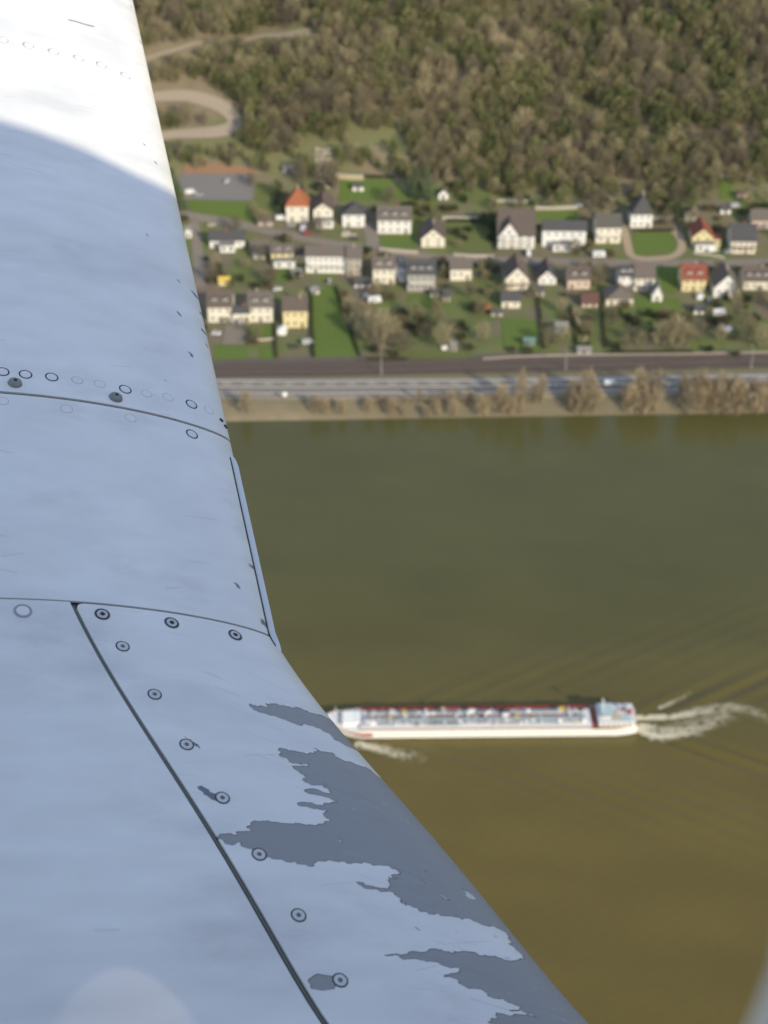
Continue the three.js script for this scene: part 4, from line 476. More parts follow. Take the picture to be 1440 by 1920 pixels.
// the wooded hill: the nearest 300 trees one by one, the rest as one mass
{
  const R = rnd(2024), all = [], clear = [PLACE.hairpin, PLACE.upper_track];
  for (let D = 728; D < 914; D += 4.1) for (let X = -172; X < 255; X += 4.5) {
    const x = X + (R() - 0.5) * 5, d = D + (R() - 0.5) * 4.8, z = -d - 0.03 * x; const r1 = R(), r2 = R(), r3 = R(), r4 = R(), r5 = R();
    let skip = false; for (const [k, p] of clear.entries()) { const a = pathDist(p, x, z), b = pathDist(p, x, z - 4.5), c = pathDist(p, x, z - 9); if (a < (k ? 3.4 : 4.6) || (!k && b < 4.4) || (k && b < 3.6) || (k && c < 2.6 && r5 < 0.7) || (!k && c < 3.4)) skip = true; }
    if (PLACE.terraces.some(([tx, tz, w]) => Math.abs(x - tx) < w / 2 + 1.5 && z < tz + 9 && z > tz - 4)) skip = true;
    const base = interp(x, [-105, -84, -60, -42, -30, -19, 0, 17, 36, 58, 90, 132, 158, 190], [768, 767, 762, 753, 754, 763, 761, 752, 743, 742, 736, 740, 733, 744]), edge = base + 7 * (fbm(x / 9, 3, 3, 50) - 0.5); if (d < edge) skip = true;
    if (d < base + 22 && r5 > 0.6 + 0.03 * (d - base)) skip = true;
    if (occupied(x, z, 4.5)) skip = true;
    if (fbm(x / 13, d / 10, 2, 61) > 0.72) skip = true;
    if (skip) continue;
    const q = fbm(x / 26, d / 18, 3, 81) + (r1 - 0.5) * 0.5, kind = q > 0.55 ? 'ivy' : q > 0.535 && r2 < 0.3 ? 'evergreen' : 'bare';
    all.push([x, z, kind, Math.floor(r2 * FORMS[kind].length), Math.floor(r3 * crownM[kind].length), (d < base + 18 ? 0.75 : 1) * (6.8 + 6.4 * r4 * r4 + 2 * r3), 0.55 + 0.6 * r5, r1 * 6.28, d]);
  }
  all.sort((a, b) => a[8] - b[8]);
  const L = { bare: ['hill_tree', 'bare grey brown tree at the lower edge of the wooded hillside', 'tree', 'bare trees at the foot of the hillside wood'], ivy: ['ivy_tree', 'olive green ivy covered tree at the lower edge of the wooded hillside', 'tree', 'ivy covered trees at the foot of the hillside wood'], evergreen: ['hill_evergreen', 'dark evergreen tree at the lower edge of the wooded hillside', 'tree', 'evergreens at the foot of the hillside wood'] };
  all.slice(0, 300).forEach(([x, z, kind, f, m, h, w, t]) => plant(L[kind][0], kind, f, m, ...L[kind].slice(1), x, z, h, h / 10 * w * 1.15, t));
  const wood = thing('hillside_wood', 'brown and olive winter wood covering the steep hillside', 'wood'); wood.userData.kind = 'stuff';
  const rest = all.slice(300), by = {}; for (const a of rest) (by[a[2] + a[3]] ??= []).push(a);
  for (const k in by) for (const which of ['crown', 'trunk']) {
    const list = by[k], kind = list[0][2], im = shade(new THREE.InstancedMesh(FORMS[kind][list[0][3]][which], which === 'crown' ? M(1, 1, 1, 0.95) : barkM, list.length)), m = new THREE.Matrix4(), q = new THREE.Quaternion(), c = new THREE.Color();
    list.forEach(([x, z, , , mm, h, w, t], i) => { m.compose(V(x, ground(x, z) - 0.1, z), q.setFromAxisAngle(V(0, 1, 0), t), V(h / 10 * w * 1.15, h / 10, h / 10 * w * 1.15)); im.setMatrixAt(i, m); if (which === 'crown') { const b = crownM[kind][mm].color, v = 0.8 + 0.4 * hash(i, 3, 5); im.setColorAt(i, c.setRGB(b.r * v, b.g * v, b.b * v)); } });
    im.name = which === 'crown' ? 'crowns' : 'trunks'; im.userData.kind = 'stuff'; wood.add(im);
  }
  console.log('hill trees', all.length);
}

// ------------------------------------------------------------------ the cargo ship
{
  const mid = [(shipA[0] + shipB[0]) / 2, (PLACE.shipline[0][1] + PLACE.shipline[1][1]) / 2 - BEAM / 2 * Math.cos(shipTurn)], R = rnd(31);
  const t = thing('cargo_ship', 'long white river tanker with red deck edges and pipes sailing on the brown river', 'ship', [mid[0], 0, mid[1]], shipTurn);
  const L = shipLen, x0 = -L / 2, x1 = L / 2, B = BEAM / 2, H = 3.1;
  const white = M(0.86, 0.85, 0.79, 0.5), offw = M(0.66, 0.67, 0.67, 0.55), grey = M(0.42, 0.44, 0.45, 0.6), red = M(0.34, 0.045, 0.035, 0.5), deckRed = M(0.24, 0.075, 0.06, 0.7), green = M(0.20, 0.25, 0.23, 0.6), pale = M(0.42, 0.52, 0.52, 0.6), dark = M(0.04, 0.045, 0.05, 0.4), yellow = M(0.6, 0.45, 0.06, 0.5), tan = M(0.5, 0.44, 0.33, 0.6);
  const plan = (x) => { const b = x - x0, s = x1 - x; return B * Math.min(1, 0.14 + 0.86 * Math.pow(clamp(b / 11, 0, 1), 0.55)) * Math.min(1, 0.72 + 0.28 * Math.pow(clamp(s / 7, 0, 1), 0.6)); };
  const sheer = (x) => H + 1.5 * Math.pow(clamp((x0 + 13 - x) / 13, 0, 1), 1.6) + 0.4 * Math.pow(clamp((x - x1 + 10) / 10, 0, 1), 1.5);
  const shellSide = (xa, xb, y0f, y1f, out = 0) => { const pos = [], idx = [], n = Math.max(4, Math.round((xb - xa) / 0.9)); for (let i = 0; i <= n; i++) { const x = lerp(xa, xb, i / n), b = plan(x) + out, fl = 0.86 + 0.14 * smooth(x0, x0 + 12, x); pos.push(x + (1 - fl) * 6, y0f(x), b * fl, x, y1f(x), b, x + (1 - fl) * 6, y0f(x), -b * fl, x, y1f(x), -b); } for (let i = 0; i < n; i++) { const a = i * 4; idx.push(a, a + 4, a + 1, a + 1, a + 4, a + 5, a + 2, a + 3, a + 6, a + 3, a + 7, a + 6); } const c = n * 4; idx.push(0, 1, 2, 1, 3, 2, c, c + 2, c + 1, c + 1, c + 2, c + 3); return quads(pos, idx); };
  const hullM = white.clone(); part('hull', shellSide(x0, x1, () => -1.5, (x) => sheer(x) + 0.25), white, t);
  part('boot_stripe', shellSide(x0 + 0.02, x1 + 0.02, () => -0.6, () => 0.35, 0.03), dark, t);
  part('bow_panel', shellSide(x0 + 1.2, x0 + 15, (x) => 1.0, (x) => 2.4, 0.035), red, t);
  { const pos = [], idx = [], n = 110; for (let i = 0; i <= n; i++) { const x = lerp(x0 + 0.1, x1 - 0.1, i / n), b = plan(x) - 0.06; pos.push(x, sheer(x), b, x, sheer(x), -b); } for (let i = 0; i < n; i++) { const a = i * 2; idx.push(a, a + 2, a + 1, a + 1, a + 2, a + 3); } part('deck', quads(pos, idx), deckRed, t); }
  const ta = x0 + 11, tb = x1 - 15, TW = 7.6, TH = 1.0, ty = H + TH;
  part('trunk_deck', [box(tb - ta, TH, TW, (ta + tb) / 2, H + TH / 2 + 0.004, 0.35)], offw, t);
  for (let k = 0; k < 7; k++) { const w = (tb - ta) / 7, x = ta + (k + 0.5) * w; part('deck_panel', [box(w - 1.1, 0.12, TW - 0.9, x, ty + 0.07, 0.35)], [grey, offw, green, offw, grey, pale, offw][k], t); part('tank_frame', [box(0.35, 0.5, TW + 0.3, ta + k * w + 0.2, ty + 0.26, 0.35)], offw, t); }
  for (let k = 0; k < 10; k++) { const w = (tb - ta) / 10; for (const sz of [-1, 1]) { const x = ta + (k + 0.3 + 0.4 * R()) * w, z = 0.35 + sz * (1.7 + R() * 0.8); part('tank_hatch', [cyl(0.75, 0.7, 0.8, 14, x, ty + 0.5, z), cyl(0.45, 0.3, 0.3, 12, x, ty + 1.05, z)], R() < 0.6 ? white : grey, t); } }
  for (const [z, r, m, y] of [[-2.4, 0.16, green, 0.45], [-1.1, 0.22, offw, 0.6], [-0.3, 0.14, red, 0.5], [0.5, 0.2, green, 0.65], [1.3, 0.14, offw, 0.5], [3.0, 0.18, grey, 0.5]]) part('pipe', [bar(V(ta + 2, ty + y, z), V(tb - 2, ty + y, z), r, 8)], m, t);
  for (let k = 0; k < 26; k++) { const x = ta + 2 + R() * (tb - ta - 4), len = 1.5 + R() * 5, z = 0.35 + (R() - 0.5) * (TW - len), m = [white, green, grey, white, red, tan, white][k % 7]; part('cross_pipe', [bar(V(x, ty + 0.75, z - len / 2), V(x, ty + 0.75, z + len / 2), 0.15 + 0.1 * R(), 8), cyl(0.28, 0.28, 0.5, 8, x, ty + 0.7, z + len / 2)], m, t); }
  for (let k = 0; k < 40; k++) { const x = ta + 1 + R() * (tb - ta - 2), z = 0.35 + (R() - 0.5) * (TW - 1.2), s = 0.55 + R() * 1.2; const m = [white, green, white, dark, tan, white, yellow, grey][k % 8]; part('valve_box', k % 3 ? [rbox(s * 1.4, 0.5 + s * 0.5, s, 0.06, x, ty + 0.45, z)] : [cyl(s * 0.4, s * 0.4, 1.1, 10, x, ty + 0.6, z), new THREE.TorusGeometry(s * 0.5, 0.06, 6, 14).rotateX(Math.PI / 2).translate(x, ty + 1.2, z)], m, t); }
  part('catwalk', [box(tb - ta - 3, 0.1, 0.9, (ta + tb) / 2, ty + 1.15, 2.1)], grey, t);
  for (const s of [-1, 1]) { part('bulwark', [box(tb - ta, 0.42, 0.14, (ta + tb) / 2, H + 0.22, s * (B - 0.2))], s < 0 ? red : white, t); const g = []; for (let x = ta; x < tb; x += 2.6) g.push(bar(V(x, H, s * (B - 0.45)), V(x, H + 1.15, s * (B - 0.45)), 0.04, 4)); g.push(bar(V(ta, H + 1.15, s * (B - 0.45)), V(tb, H + 1.15, s * (B - 0.45)), 0.05, 4)); part('deck_railing', g, s < 0 ? red : white, t); }
  for (const [x, w] of [[ta + 8, 3], [ta + 30, 4], [ta + 52, 3.4], [tb - 6, 5]]) part('deck_locker', [rbox(w, 0.9, 0.9, 0.08, x, H + 0.5, -B + 0.95)], red, t);
  // forecastle
  { const pos = [], idx = [], n = 24; for (let i = 0; i <= n; i++) { const x = lerp(x0 + 0.3, x0 + 10.8, i / n), b = plan(x) - 0.3; pos.push(x, sheer(x) + 0.03, b, x, sheer(x) + 0.03, -b); } for (let i = 0; i < n; i++) { const a = i * 2; idx.push(a, a + 2, a + 1, a + 1, a + 2, a + 3); } part('fore_deck', quads(pos, idx), offw, t); }
  part('forecastle', [rbox(4.6, 1.1, 6.4, 0.3, x0 + 7.4, sheer(x0 + 7.4) + 0.5, 0), box(1.5, 1.6, 5.4, x0 + 10.2, H + 0.8, 0)], white, t);
  part('windlass', [bar(V(x0 + 5, sheer(x0 + 5) + 0.8, -1.6), V(x0 + 5, sheer(x0 + 5) + 0.8, 1.6), 0.45, 12), box(1.2, 1, 0.5, x0 + 5, sheer(x0 + 5) + 0.5, 0)], grey, t);
  part('bow_mast', [bar(V(x0 + 3.4, sheer(x0 + 3), 0), V(x0 + 3.0, sheer(x0 + 3) + 5, 0), 0.12)], white, t);
  for (const s of [-1, 1]) part('bollard', [cyl(0.2, 0.2, 0.8, 8, x0 + 4, sheer(x0 + 4) + 0.4, s * 1.8), cyl(0.2, 0.2, 0.8, 8, x0 + 4.9, sheer(x0 + 5) + 0.4, s * 2.0)], dark, t);
  // accommodation and wheelhouse
  const ax = x1 - 12.2; const dh = part('deckhouse', [rbox(11.6, 1.9, 8.6, 0.25, ax + 5.4, H + 0.95, 0)], white, t);
  part('deckhouse_roof', [rbox(12.0, 0.22, 9.0, 0.1, ax + 5.4, H + 2.02, 0)], offw, t);
  for (const s of [-1, 1]) for (let k = 0; k < 6; k++) part('porthole', [rbox(0.9, 0.7, 0.1, 0.04, ax + 1 + k * 1.7, H + 1.1, s * 4.32)], dark, t);
  part('wheelhouse', [rbox(3.6, 1.3, 5.2, 0.2, ax + 2.4, H + 2.75, -0.4)], white, t);
  part('wheelhouse_window', [box(3.64, 0.5, 5.24, ax + 2.4, H + 2.95, -0.4)], dark, t);
  part('wheelhouse_roof', [rbox(4.2, 0.2, 5.8, 0.1, ax + 2.4, H + 3.5, -0.4)], pale, t);
  part('radar_mast', [bar(V(ax + 1.2, H + 3.5, -0.4), V(ax + 1.2, H + 7.6, -0.4), 0.14), bar(V(ax + 1.2, H + 6.8, -1.8), V(ax + 1.2, H + 6.8, 1.0), 0.12), bar(V(ax + 0.8, H + 7.4, -1.1), V(ax + 0.8, H + 7.4, 0.4), 0.16)], white, t);
  part('roof_panel', [rbox(3.4, 0.16, 3.4, 0.05, ax + 8.2, H + 2.2, 2.2)], pale, t); part('awning', [rbox(2.6, 0.14, 2.4, 0.05, ax + 5.6, H + 2.5, 2.4)], tan, t);
  for (const [vx, vz] of [[6.6, -2.8], [9.2, -2.6], [7.9, -0.9]]) part('roof_vent', [cyl(0.5, 0.5, 1.0, 12, ax + vx, H + 2.6, vz)], vz > -1 ? red : grey, t);
  part('funnel', [rbox(1.3, 1.5, 1.1, 0.15, ax + 9.9, H + 2.8, 0.1)], red, t);
  part('lifeboat', [new THREE.SphereGeometry(1, 14, 8).scale(1.8, 0.5, 0.7).translate(ax + 6.2, H + 2.6, 0.2)], M(0.5, 0.45, 0.4, 0.5), t);
  part('stern_winch', [bar(V(x1 - 0.9, H + 0.9, -1.2), V(x1 - 0.9, H + 0.9, 1.2), 0.4, 10)], grey, t);
  { const g = []; for (let k = 0; k <= 10; k++) { const z = -3.4 + k * 0.68; g.push(bar(V(x1 - 0.4, H + 0.4, z), V(x1 - 0.4, H + 1.5, z), 0.05, 4)); } g.push(bar(V(x1 - 0.4, H + 1.5, -3.4), V(x1 - 0.4, H + 1.5, 3.4), 0.06, 4)); part('stern_railing', g, white, t); }
  // foam: many small flat flakes lying on the water
  const flakes = [], F = rnd(88); const path = [[0.95, 9000, 1.7], [0.95, 9000, 2.0], [0.55, 6000, 2.6], [0.8, 4500, 2.0], [0.35, 1100, 1.0]];
  PLACE.foam.forEach((pts, i) => { const c = new THREE.CatmullRomCurve3(pts.map(([x, z]) => V(x, 0, z))), [den, n, wid] = path[i]; for (let k = 0; k < n; k++) { const u = Math.pow(F(), 1.3), p = c.getPointAt(u), o = (F() + F() + F() - 1.5) * wid * (0.6 + u), tan2 = c.getTangentAt(u), x = p.x - tan2.z * o + (F() - 0.5), z = p.z + tan2.x * o; if (fbm(x / 2.6, z / 1.0, 3, 15) < 0.22 + 0.42 * F() * (0.5 + 0.5 * u) || F() > den * (1 - 0.75 * u)) continue; const s = (0.07 + 0.16 * F() * F()) * (1 - 0.3 * u), T = [], m = 5, ph = F() * 6, ring = []; for (let a = 0; a < m; a++) { const q = ph + a / m * 6.283, rr = s * (0.6 + 0.6 * F()); ring.push(V(x + Math.cos(q) * rr * 2.6 * tan2.x - Math.sin(q) * rr * 0.7 * tan2.z, 0.42 + 0.05 * F(), z + Math.cos(q) * rr * 2.6 * tan2.z + Math.sin(q) * rr * 0.7 * tan2.x)); } for (let a = 1; a < m - 1; a++) T.push([ring[0], ring[a + 1], ring[a]]); flakes.push(...T); } });
  const f = struct('wake_foam', tris(flakes), M(0.64, 0.59, 0.42, 0.9), 'stuff'); tag(f, 'streaks of pale foam churned up at the stern and bow of the ship', 'foam');
}

// ------------------------------------------------------------------ the aircraft: wing beside the cabin
{
  const air = thing('light_aircraft', 'white painted low wing aircraft with worn paint on its leading edge', 'aircraft', WING.origin);
  { const b = WING.basis.map((a) => V(...a)); air.setRotationFromMatrix(new THREE.Matrix4().makeBasis(...b)); }
  const CH = 0.8, [T, MM, K] = WING.TMK, n = 400, FX = [], FY = [], AR = [];
  { const up = [], lo = []; for (let i = 0; i < n; i++) { const x = Math.pow(i / (n - 1), 2), yt = 5 * T * (0.2969 * Math.pow(x, K) - 0.126 * x - 0.3516 * x * x + 0.2843 * x ** 3 - 0.1015 * x ** 4), yc = x < 0.4 ? MM / 0.16 * (0.8 * x - x * x) : MM / 0.36 * (0.2 + 0.8 * x - x * x); up.push([-x * CH, (yc + yt) * CH]); lo.push([-x * CH, (yc - yt) * CH]); } const f = up.reverse().concat(lo.slice(1)); let s = 0; f.forEach((p, i) => { if (i) s += Math.hypot(p[0] - f[i - 1][0], p[1] - f[i - 1][1]); FX.push(p[0]); FY.push(p[1]); AR.push(s); }); const z = AR[n - 1]; for (let i = 0; i < AR.length; i++) AR[i] -= z; }
  const look = (a, Y) => { let lo = 0, hi = AR.length - 1; if (a <= AR[0]) return Y[0]; if (a >= AR[hi]) return Y[hi]; while (hi - lo > 1) { const m = (lo + hi) >> 1; AR[m] > a ? hi = m : lo = m; } return lerp(Y[lo], Y[hi], (a - AR[lo]) / (AR[hi] - AR[lo])); };
  const sweep = (s) => { const u = Math.max(0, WING.S[1] - s), v = Math.min(u, 0.5); return WING.GD.reduce((t, c, k) => t + c * v ** (k + 1), 0) + (u - v) * 0.25; };
  const flat = (s, a) => { const x = look(a, FX), w0 = clamp(1 + x / 0.45, 0, 1), w = w0 * w0 * (3 - 2 * w0); return V(x + w * sweep(s), look(a, FY), -s); };
  const normal = (s, a) => { const e = 8e-4, du = flat(s + e, a).sub(flat(s - e, a)), dv = flat(s, a + e).sub(flat(s, a - e)); return dv.cross(du).normalize(); };
  { const t = normal(0.3, -0.2); if (t.y < 0) throw new Error('wing normal'); }
  const at = (s, a, off = 0) => flat(s, a).addScaledVector(normal(s, a), off);
  const [S1, S2] = WING.S;
  // --- paint textures in wing metres (s along the span, a round the section)
  const GREYC = 'rgb(148,150,150)', TW = 2048, TH = 1024, s0 = -1.2, sL = 2.7, a0 = -0.52, aL = 0.72;
  const canvas = (w, h) => { const c = document.createElement('canvas'); c.width = w; c.height = h; return c; };
  function jag(pts, R, rough, depth) { let p = pts.slice(); for (let k = 0; k < depth; k++) { const q = []; for (let i = 0; i < p.length; i++) { const a = p[i], b = p[(i + 1) % p.length]; q.push(a); const l = Math.hypot(b[0] - a[0], b[1] - a[1]); q.push([(a[0] + b[0]) / 2 + (R() - 0.5) * Math.min(l, 0.03) * rough * 0.55, (a[1] + b[1]) / 2 + (R() - 0.5) * Math.min(l, 0.03) * rough * 1.5]); } p = q; } return p; }
  function tint(img, f) { const d = img.data; for (let i = 0; i < d.length; i += 4) { const k = f((i / 4) % img.width, Math.floor(i / 4 / img.width)); for (let c = 0; c < 3; c++) d[i + c] = clamp(d[i + c] * k[c], 0, 255); } return img; }
  function paintSheet(w, h, s0, sL, a0, aL, extra) {
    const c = canvas(w, h), g = c.getContext('2d'), X = (s) => (s - s0) / sL * w, Y = (a) => (1 - (a - a0) / aL) * h, kx = w / sL, ky = h / aL;
    g.fillStyle = 'rgb(229,229,226)'; g.fillRect(0, 0, w, h);
    for (const [[s, a], r, k] of WING.smudges) for (let q = 0; q < 46; q++) { const h1 = hash(q, s * 1e4), h2 = hash(q, a * 1e4, 4), h3 = hash(q, 77, 9), u = h1 * 6.283, v = Math.sqrt(h2); g.save(); g.translate(X(s + Math.cos(u) * v * r * 0.75), Y(a + Math.sin(u) * v * r * 0.75)); g.scale(kx * r * (0.10 + 0.22 * h3), ky * r * (0.22 + 0.4 * h2)); const gr = g.createRadialGradient(0, 0, 0, 0, 0, 1); gr.addColorStop(0, `rgba(92,88,80,${k * 0.14})`); gr.addColorStop(1, 'rgba(92,88,80,0)'); g.fillStyle = gr; g.fillRect(-1, -1, 2, 2); g.restore(); }
    const im = g.getImageData(0, 0, w, h); tint(im, (x, y) => { const s = x / kx + s0, a = (1 - y / h) * aL + a0; const v = 1 + 0.055 * (fbm(s * 14, a * 14, 4, 90) - 0.5) + 0.05 * (fbm(s * 60, a * 22, 3, 33) - 0.5) - 0.05 * smooth(0.55, 0.85, fbm(s * 16, a * 6, 4, 44)), e = 0.05 * smooth(-0.03, 0.0, a); return [v - e * 0.5, v - e * 0.8, v - e * 1.6]; }); g.putImageData(im, 0, 0);
    const R = rnd(17), poly = (pts, fill, rough = 0.45, depth = 3) => { g.fillStyle = fill; g.beginPath(); jag(pts, R, rough, depth).forEach(([s, a], i) => i ? g.lineTo(X(s), Y(a)) : g.moveTo(X(s), Y(a))); g.closePath(); g.fill(); if (fill === GREYC) { g.strokeStyle = 'rgba(84,86,88,0.16)'; g.lineWidth = 0.0005 * kx; g.stroke(); } };  // chip outline: painted shade of the paint lip, with edge dirt
    for (const [[s, a], l, wd] of WING.spots) { const ds = -wd * 1.1, pts = []; for (let k = 0; k < 9; k++) { const q = k / 9 * 6.283; pts.push([s + Math.sin(q) * wd * (0.7 + 0.6 * R()) + Math.cos(q) * ds, a + Math.cos(q) * l * 0.5 * (0.7 + 0.5 * R())]); } poly(pts, 'rgb(112,116,122)', 0.5, 2); }
    g.strokeStyle = 'rgb(84,86,92)'; g.lineWidth = 0.0026 * kx; g.beginPath(); WING.scratch.forEach(([s, a], i) => i ? g.lineTo(X(s), Y(a)) : g.moveTo(X(s), Y(a))); g.stroke();
    g.lineWidth = Math.max(0.6, 0.0004 * kx); for (let k = 0; k < 70; k++) { const s = s0 + R() * sL, a = -0.3 + R() * 0.3, l = 0.01 + R() * 0.03; g.strokeStyle = `rgba(120,116,112,${0.10 + 0.25 * R()})`; g.beginPath(); g.moveTo(X(s), Y(a)); g.lineTo(X(s + (R() - 0.5) * 0.012), Y(a + l)); g.stroke(); }
    extra?.(g, X, Y, poly, R, kx);
    const t = new THREE.CanvasTexture(c); t.colorSpace = THREE.SRGBColorSpace; return t;
  }
  const skinTex = paintSheet(TW, TH, s0, sL, a0, aL);
  const gs0 = -0.78, gsL = 0.65, ga0 = -0.30, gaL = 0.48, GREY = GREYC;
  const chips = (g, X, Y, poly, R, kx) => {
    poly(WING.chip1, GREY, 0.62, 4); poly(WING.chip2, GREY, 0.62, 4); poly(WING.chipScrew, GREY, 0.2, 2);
    for (let k = 0; k < 260; k++) { const s = -0.2 - R() * 0.38, a = -0.12 + R() * 0.12, l = 0.004 + 0.02 * R(); g.strokeStyle = R() < 0.5 ? `rgba(235,235,235,${0.05 + 0.10 * R()})` : `rgba(60,62,66,${0.05 + 0.12 * R()})`; g.lineWidth = (0.0003 + 0.0006 * R()) * kx; g.beginPath(); g.moveTo(X(s), Y(a)); g.lineTo(X(s - l * 0.5), Y(a + l)); g.stroke(); }
    for (const w of WING.whites) poly(w, 'rgb(224,224,222)', 0.4, 2);
    for (let k = 0; k < 60; k++) { const s = -0.3 - R() * 0.26, a = -0.07 + R() * 0.07; g.fillStyle = `rgba(${R() < 0.5 ? '190,192,194' : '120,125,132'},${0.15 + 0.25 * R()})`; g.fillRect(X(s), Y(a), (0.0006 + 0.002 * R()) * kx, (0.0006 + 0.004 * R()) * kx); }
  };
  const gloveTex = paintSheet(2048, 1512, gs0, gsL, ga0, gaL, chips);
  const gloveBump = (() => { const c = canvas(2048, 1512), g = c.getContext('2d'), X = (s) => (s - gs0) / gsL * 2048, Y = (a) => (1 - (a - ga0) / gaL) * 1512, R = rnd(17); g.fillStyle = '#fff'; g.fillRect(0, 0, 2048, 1512); return [c, g, X, Y, R]; })();
  { // same edges as on the colour sheet: draw the chips again with the same random run
    const [c, g, X, Y, R0] = gloveBump; const R = R0; // replay the draws that come before the chips
    for (const [[s, a], l, wd] of WING.spots) { for (let k = 0; k < 9; k++) { R(); R(); } jag(new Array(9).fill([0, 0]), R, 0.5, 2); }
    for (let k = 0; k < 70; k++) { R(); R(); R(); R(); R(); }
    const poly = (pts, fill, rough, depth) => { g.fillStyle = fill; g.beginPath(); jag(pts, R, rough, depth).forEach(([s, a], i) => i ? g.lineTo(X(s), Y(a)) : g.moveTo(X(s), Y(a))); g.closePath(); g.fill(); };
    poly(WING.chip1, '#000', 0.62, 4); poly(WING.chip2, '#000', 0.62, 4); poly(WING.chipScrew, '#000', 0.2, 2); for (const w of WING.whites) poly(w, '#fff', 0.4, 2);
    gloveBump.tex = new THREE.CanvasTexture(c);
  }
  const dents = (() => { const N = 512, d = new Uint8Array(N * N * 4); for (let y = 0; y < N; y++) for (let x = 0; x < N; x++) { const v = clamp(255 * (0.75 * fbm(x / 34, y / 60, 2, 120) + 0.25 * vnoise(x / 9, y / 14, 121)), 0, 255); d.set([v, v, v, 255], (y * N + x) * 4); } const t = new THREE.DataTexture(d, N, N); t.wrapS = t.wrapT = THREE.MirroredRepeatWrapping; t.magFilter = THREE.LinearFilter; t.needsUpdate = true; return t; })();
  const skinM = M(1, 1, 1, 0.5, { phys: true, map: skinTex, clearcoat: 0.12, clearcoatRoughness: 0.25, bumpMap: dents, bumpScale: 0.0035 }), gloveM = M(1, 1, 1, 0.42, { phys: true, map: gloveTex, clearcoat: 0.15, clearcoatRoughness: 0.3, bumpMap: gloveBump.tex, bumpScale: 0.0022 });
  const under = M(0.035, 0.038, 0.032, 0.8), sealM = M(0.17, 0.175, 0.145, 0.7), rawM = M(0.55, 0.56, 0.57, 0.38, { metalness: 0.85 }), darkM = M(0.05, 0.055, 0.055, 0.55, { metalness: 0.3 }), whiteM = M(0.76, 0.76, 0.75, 0.4);
  function panel(name, ss, aLo, aHi, na, off, mat, uvBox, thick = 0.0022) {
    const pos = [], idx = [], uv = [], [us, ul, vs, vl] = uvBox, m = na + 1;
    const put = (s, a, o) => { const p = at(s, a, o); pos.push(p.x, p.y, p.z); uv.push((s - us) / ul, (a - vs) / vl); };
    for (const s of ss) { const lo = aLo(s), hi = aHi(s); for (let k = 0; k <= na; k++) { const u = k / na, a = lo + (hi - lo) * u; put(s, a, off); } }
    for (let i = 1; i < ss.length; i++) for (let k = 0; k < na; k++) { const a = (i - 1) * m + k, b = a + 1, c = a + m, e = c + 1; idx.push(a, b, c, b, e, c); }
    const edge = []; for (let k = 0; k < m; k++) edge.push(k); for (let i = 1; i < ss.length; i++) edge.push(i * m + na); for (let k = na - 1; k >= 0; k--) edge.push((ss.length - 1) * m + k); for (let i = ss.length - 2; i > 0; i--) edge.push(i * m);
    const g = quads(pos, idx, uv); const nrm = g.attributes.normal, ep = [], ei = [], eu = [];
    edge.forEach((v, k) => { for (const o of [0, thick]) { ep.push(pos[v * 3] - nrm.getX(v) * o * -sgn, pos[v * 3 + 1] - nrm.getY(v) * o * -sgn, pos[v * 3 + 2] - nrm.getZ(v) * o * -sgn); eu.push(uv[v * 2], uv[v * 2 + 1]); } const j = (k + 1) % edge.length; ei.push(k * 2, j * 2, k * 2 + 1, k * 2 + 1, j * 2, j * 2 + 1); });
    const g2 = quads(ep, ei, eu); return part(name, mergeGeometries([g, g2]), mat, air);
  }
  const TE = 0.795;
  const aMap = (lo, hi, n) => n; // (kept even: section points come out dense enough at the nose)
  const sgn = (() => { const p = at(0.5, -0.2), q = at(0.5, -0.199), r = at(0.501, -0.2); const nn = q.clone().sub(p).cross(r.clone().sub(p)); return nn.dot(normal(0.5, -0.2)) > 0 ? -1 : 1; })();
  const lin = (a, b, n) => Array.from({ length: n + 1 }, (_, i) => lerp(a, b, i / n));
  const g = 0.0021, sBox = [s0, sL, a0, aL], gBox = [gs0, gsL, ga0, gaL];
  const DS = WING.diag.map((p) => -p[0]), DA = WING.diag.map((p) => p[1]), bend = (() => { let n = 0, q = 0; DS.forEach((v, i) => { const u = (v - DS[0]) / (DS[DS.length - 1] - DS[0]), b = u * (1 - u); n += (DA[i] - DA[0] - (DA[DA.length - 1] - DA[0]) * u) * b; q += b * b; }); return n / q; })(), fitA = (s) => { const m = DS.length - 1, sl = (DA[m] - DA[0]) / (DS[m] - DS[0]); return -s > DS[m] ? DA[m] + (-s - DS[m]) * sl * 0.9 : (() => { const u = (-s - DS[0]) / (DS[m] - DS[0]); return DA[0] + (DA[m] - DA[0]) * u + bend * u * (1 - u); })(); };
  const outer = panel('outer_wing_skin', lin(S1 + g, 1.5, 40).concat([2, 2.6, 3.3, 4.0]), () => -TE, () => TE, 700, 0, skinM, sBox);
  const mid = panel('middle_wing_skin', lin(S2 + 0.0005, S1 - g, 14), () => -TE, () => TE, 700, 0, skinM, sBox);
  const root = panel('wing_root_skin', lin(-1.2, S2 - 0.0006, 50), () => -TE, (s) => fitA(s) - 0.0018, 260, -0.0006, skinM, sBox);
  const rc = 0.008, corner = (s) => { const d = S2 - g - s; return d < rc ? rc - Math.sqrt(Math.max(0, rc * rc - (rc - d) ** 2)) : 0; };
  const glove = panel('root_fairing_panel', lin(-1.2, S2 - g - rc, 60).concat(lin(S2 - g - rc * 0.9, S2 - g, 9)), (s) => fitA(s) + 0.0018 + corner(s), () => 0.35, 420, 0, gloveM, gBox);
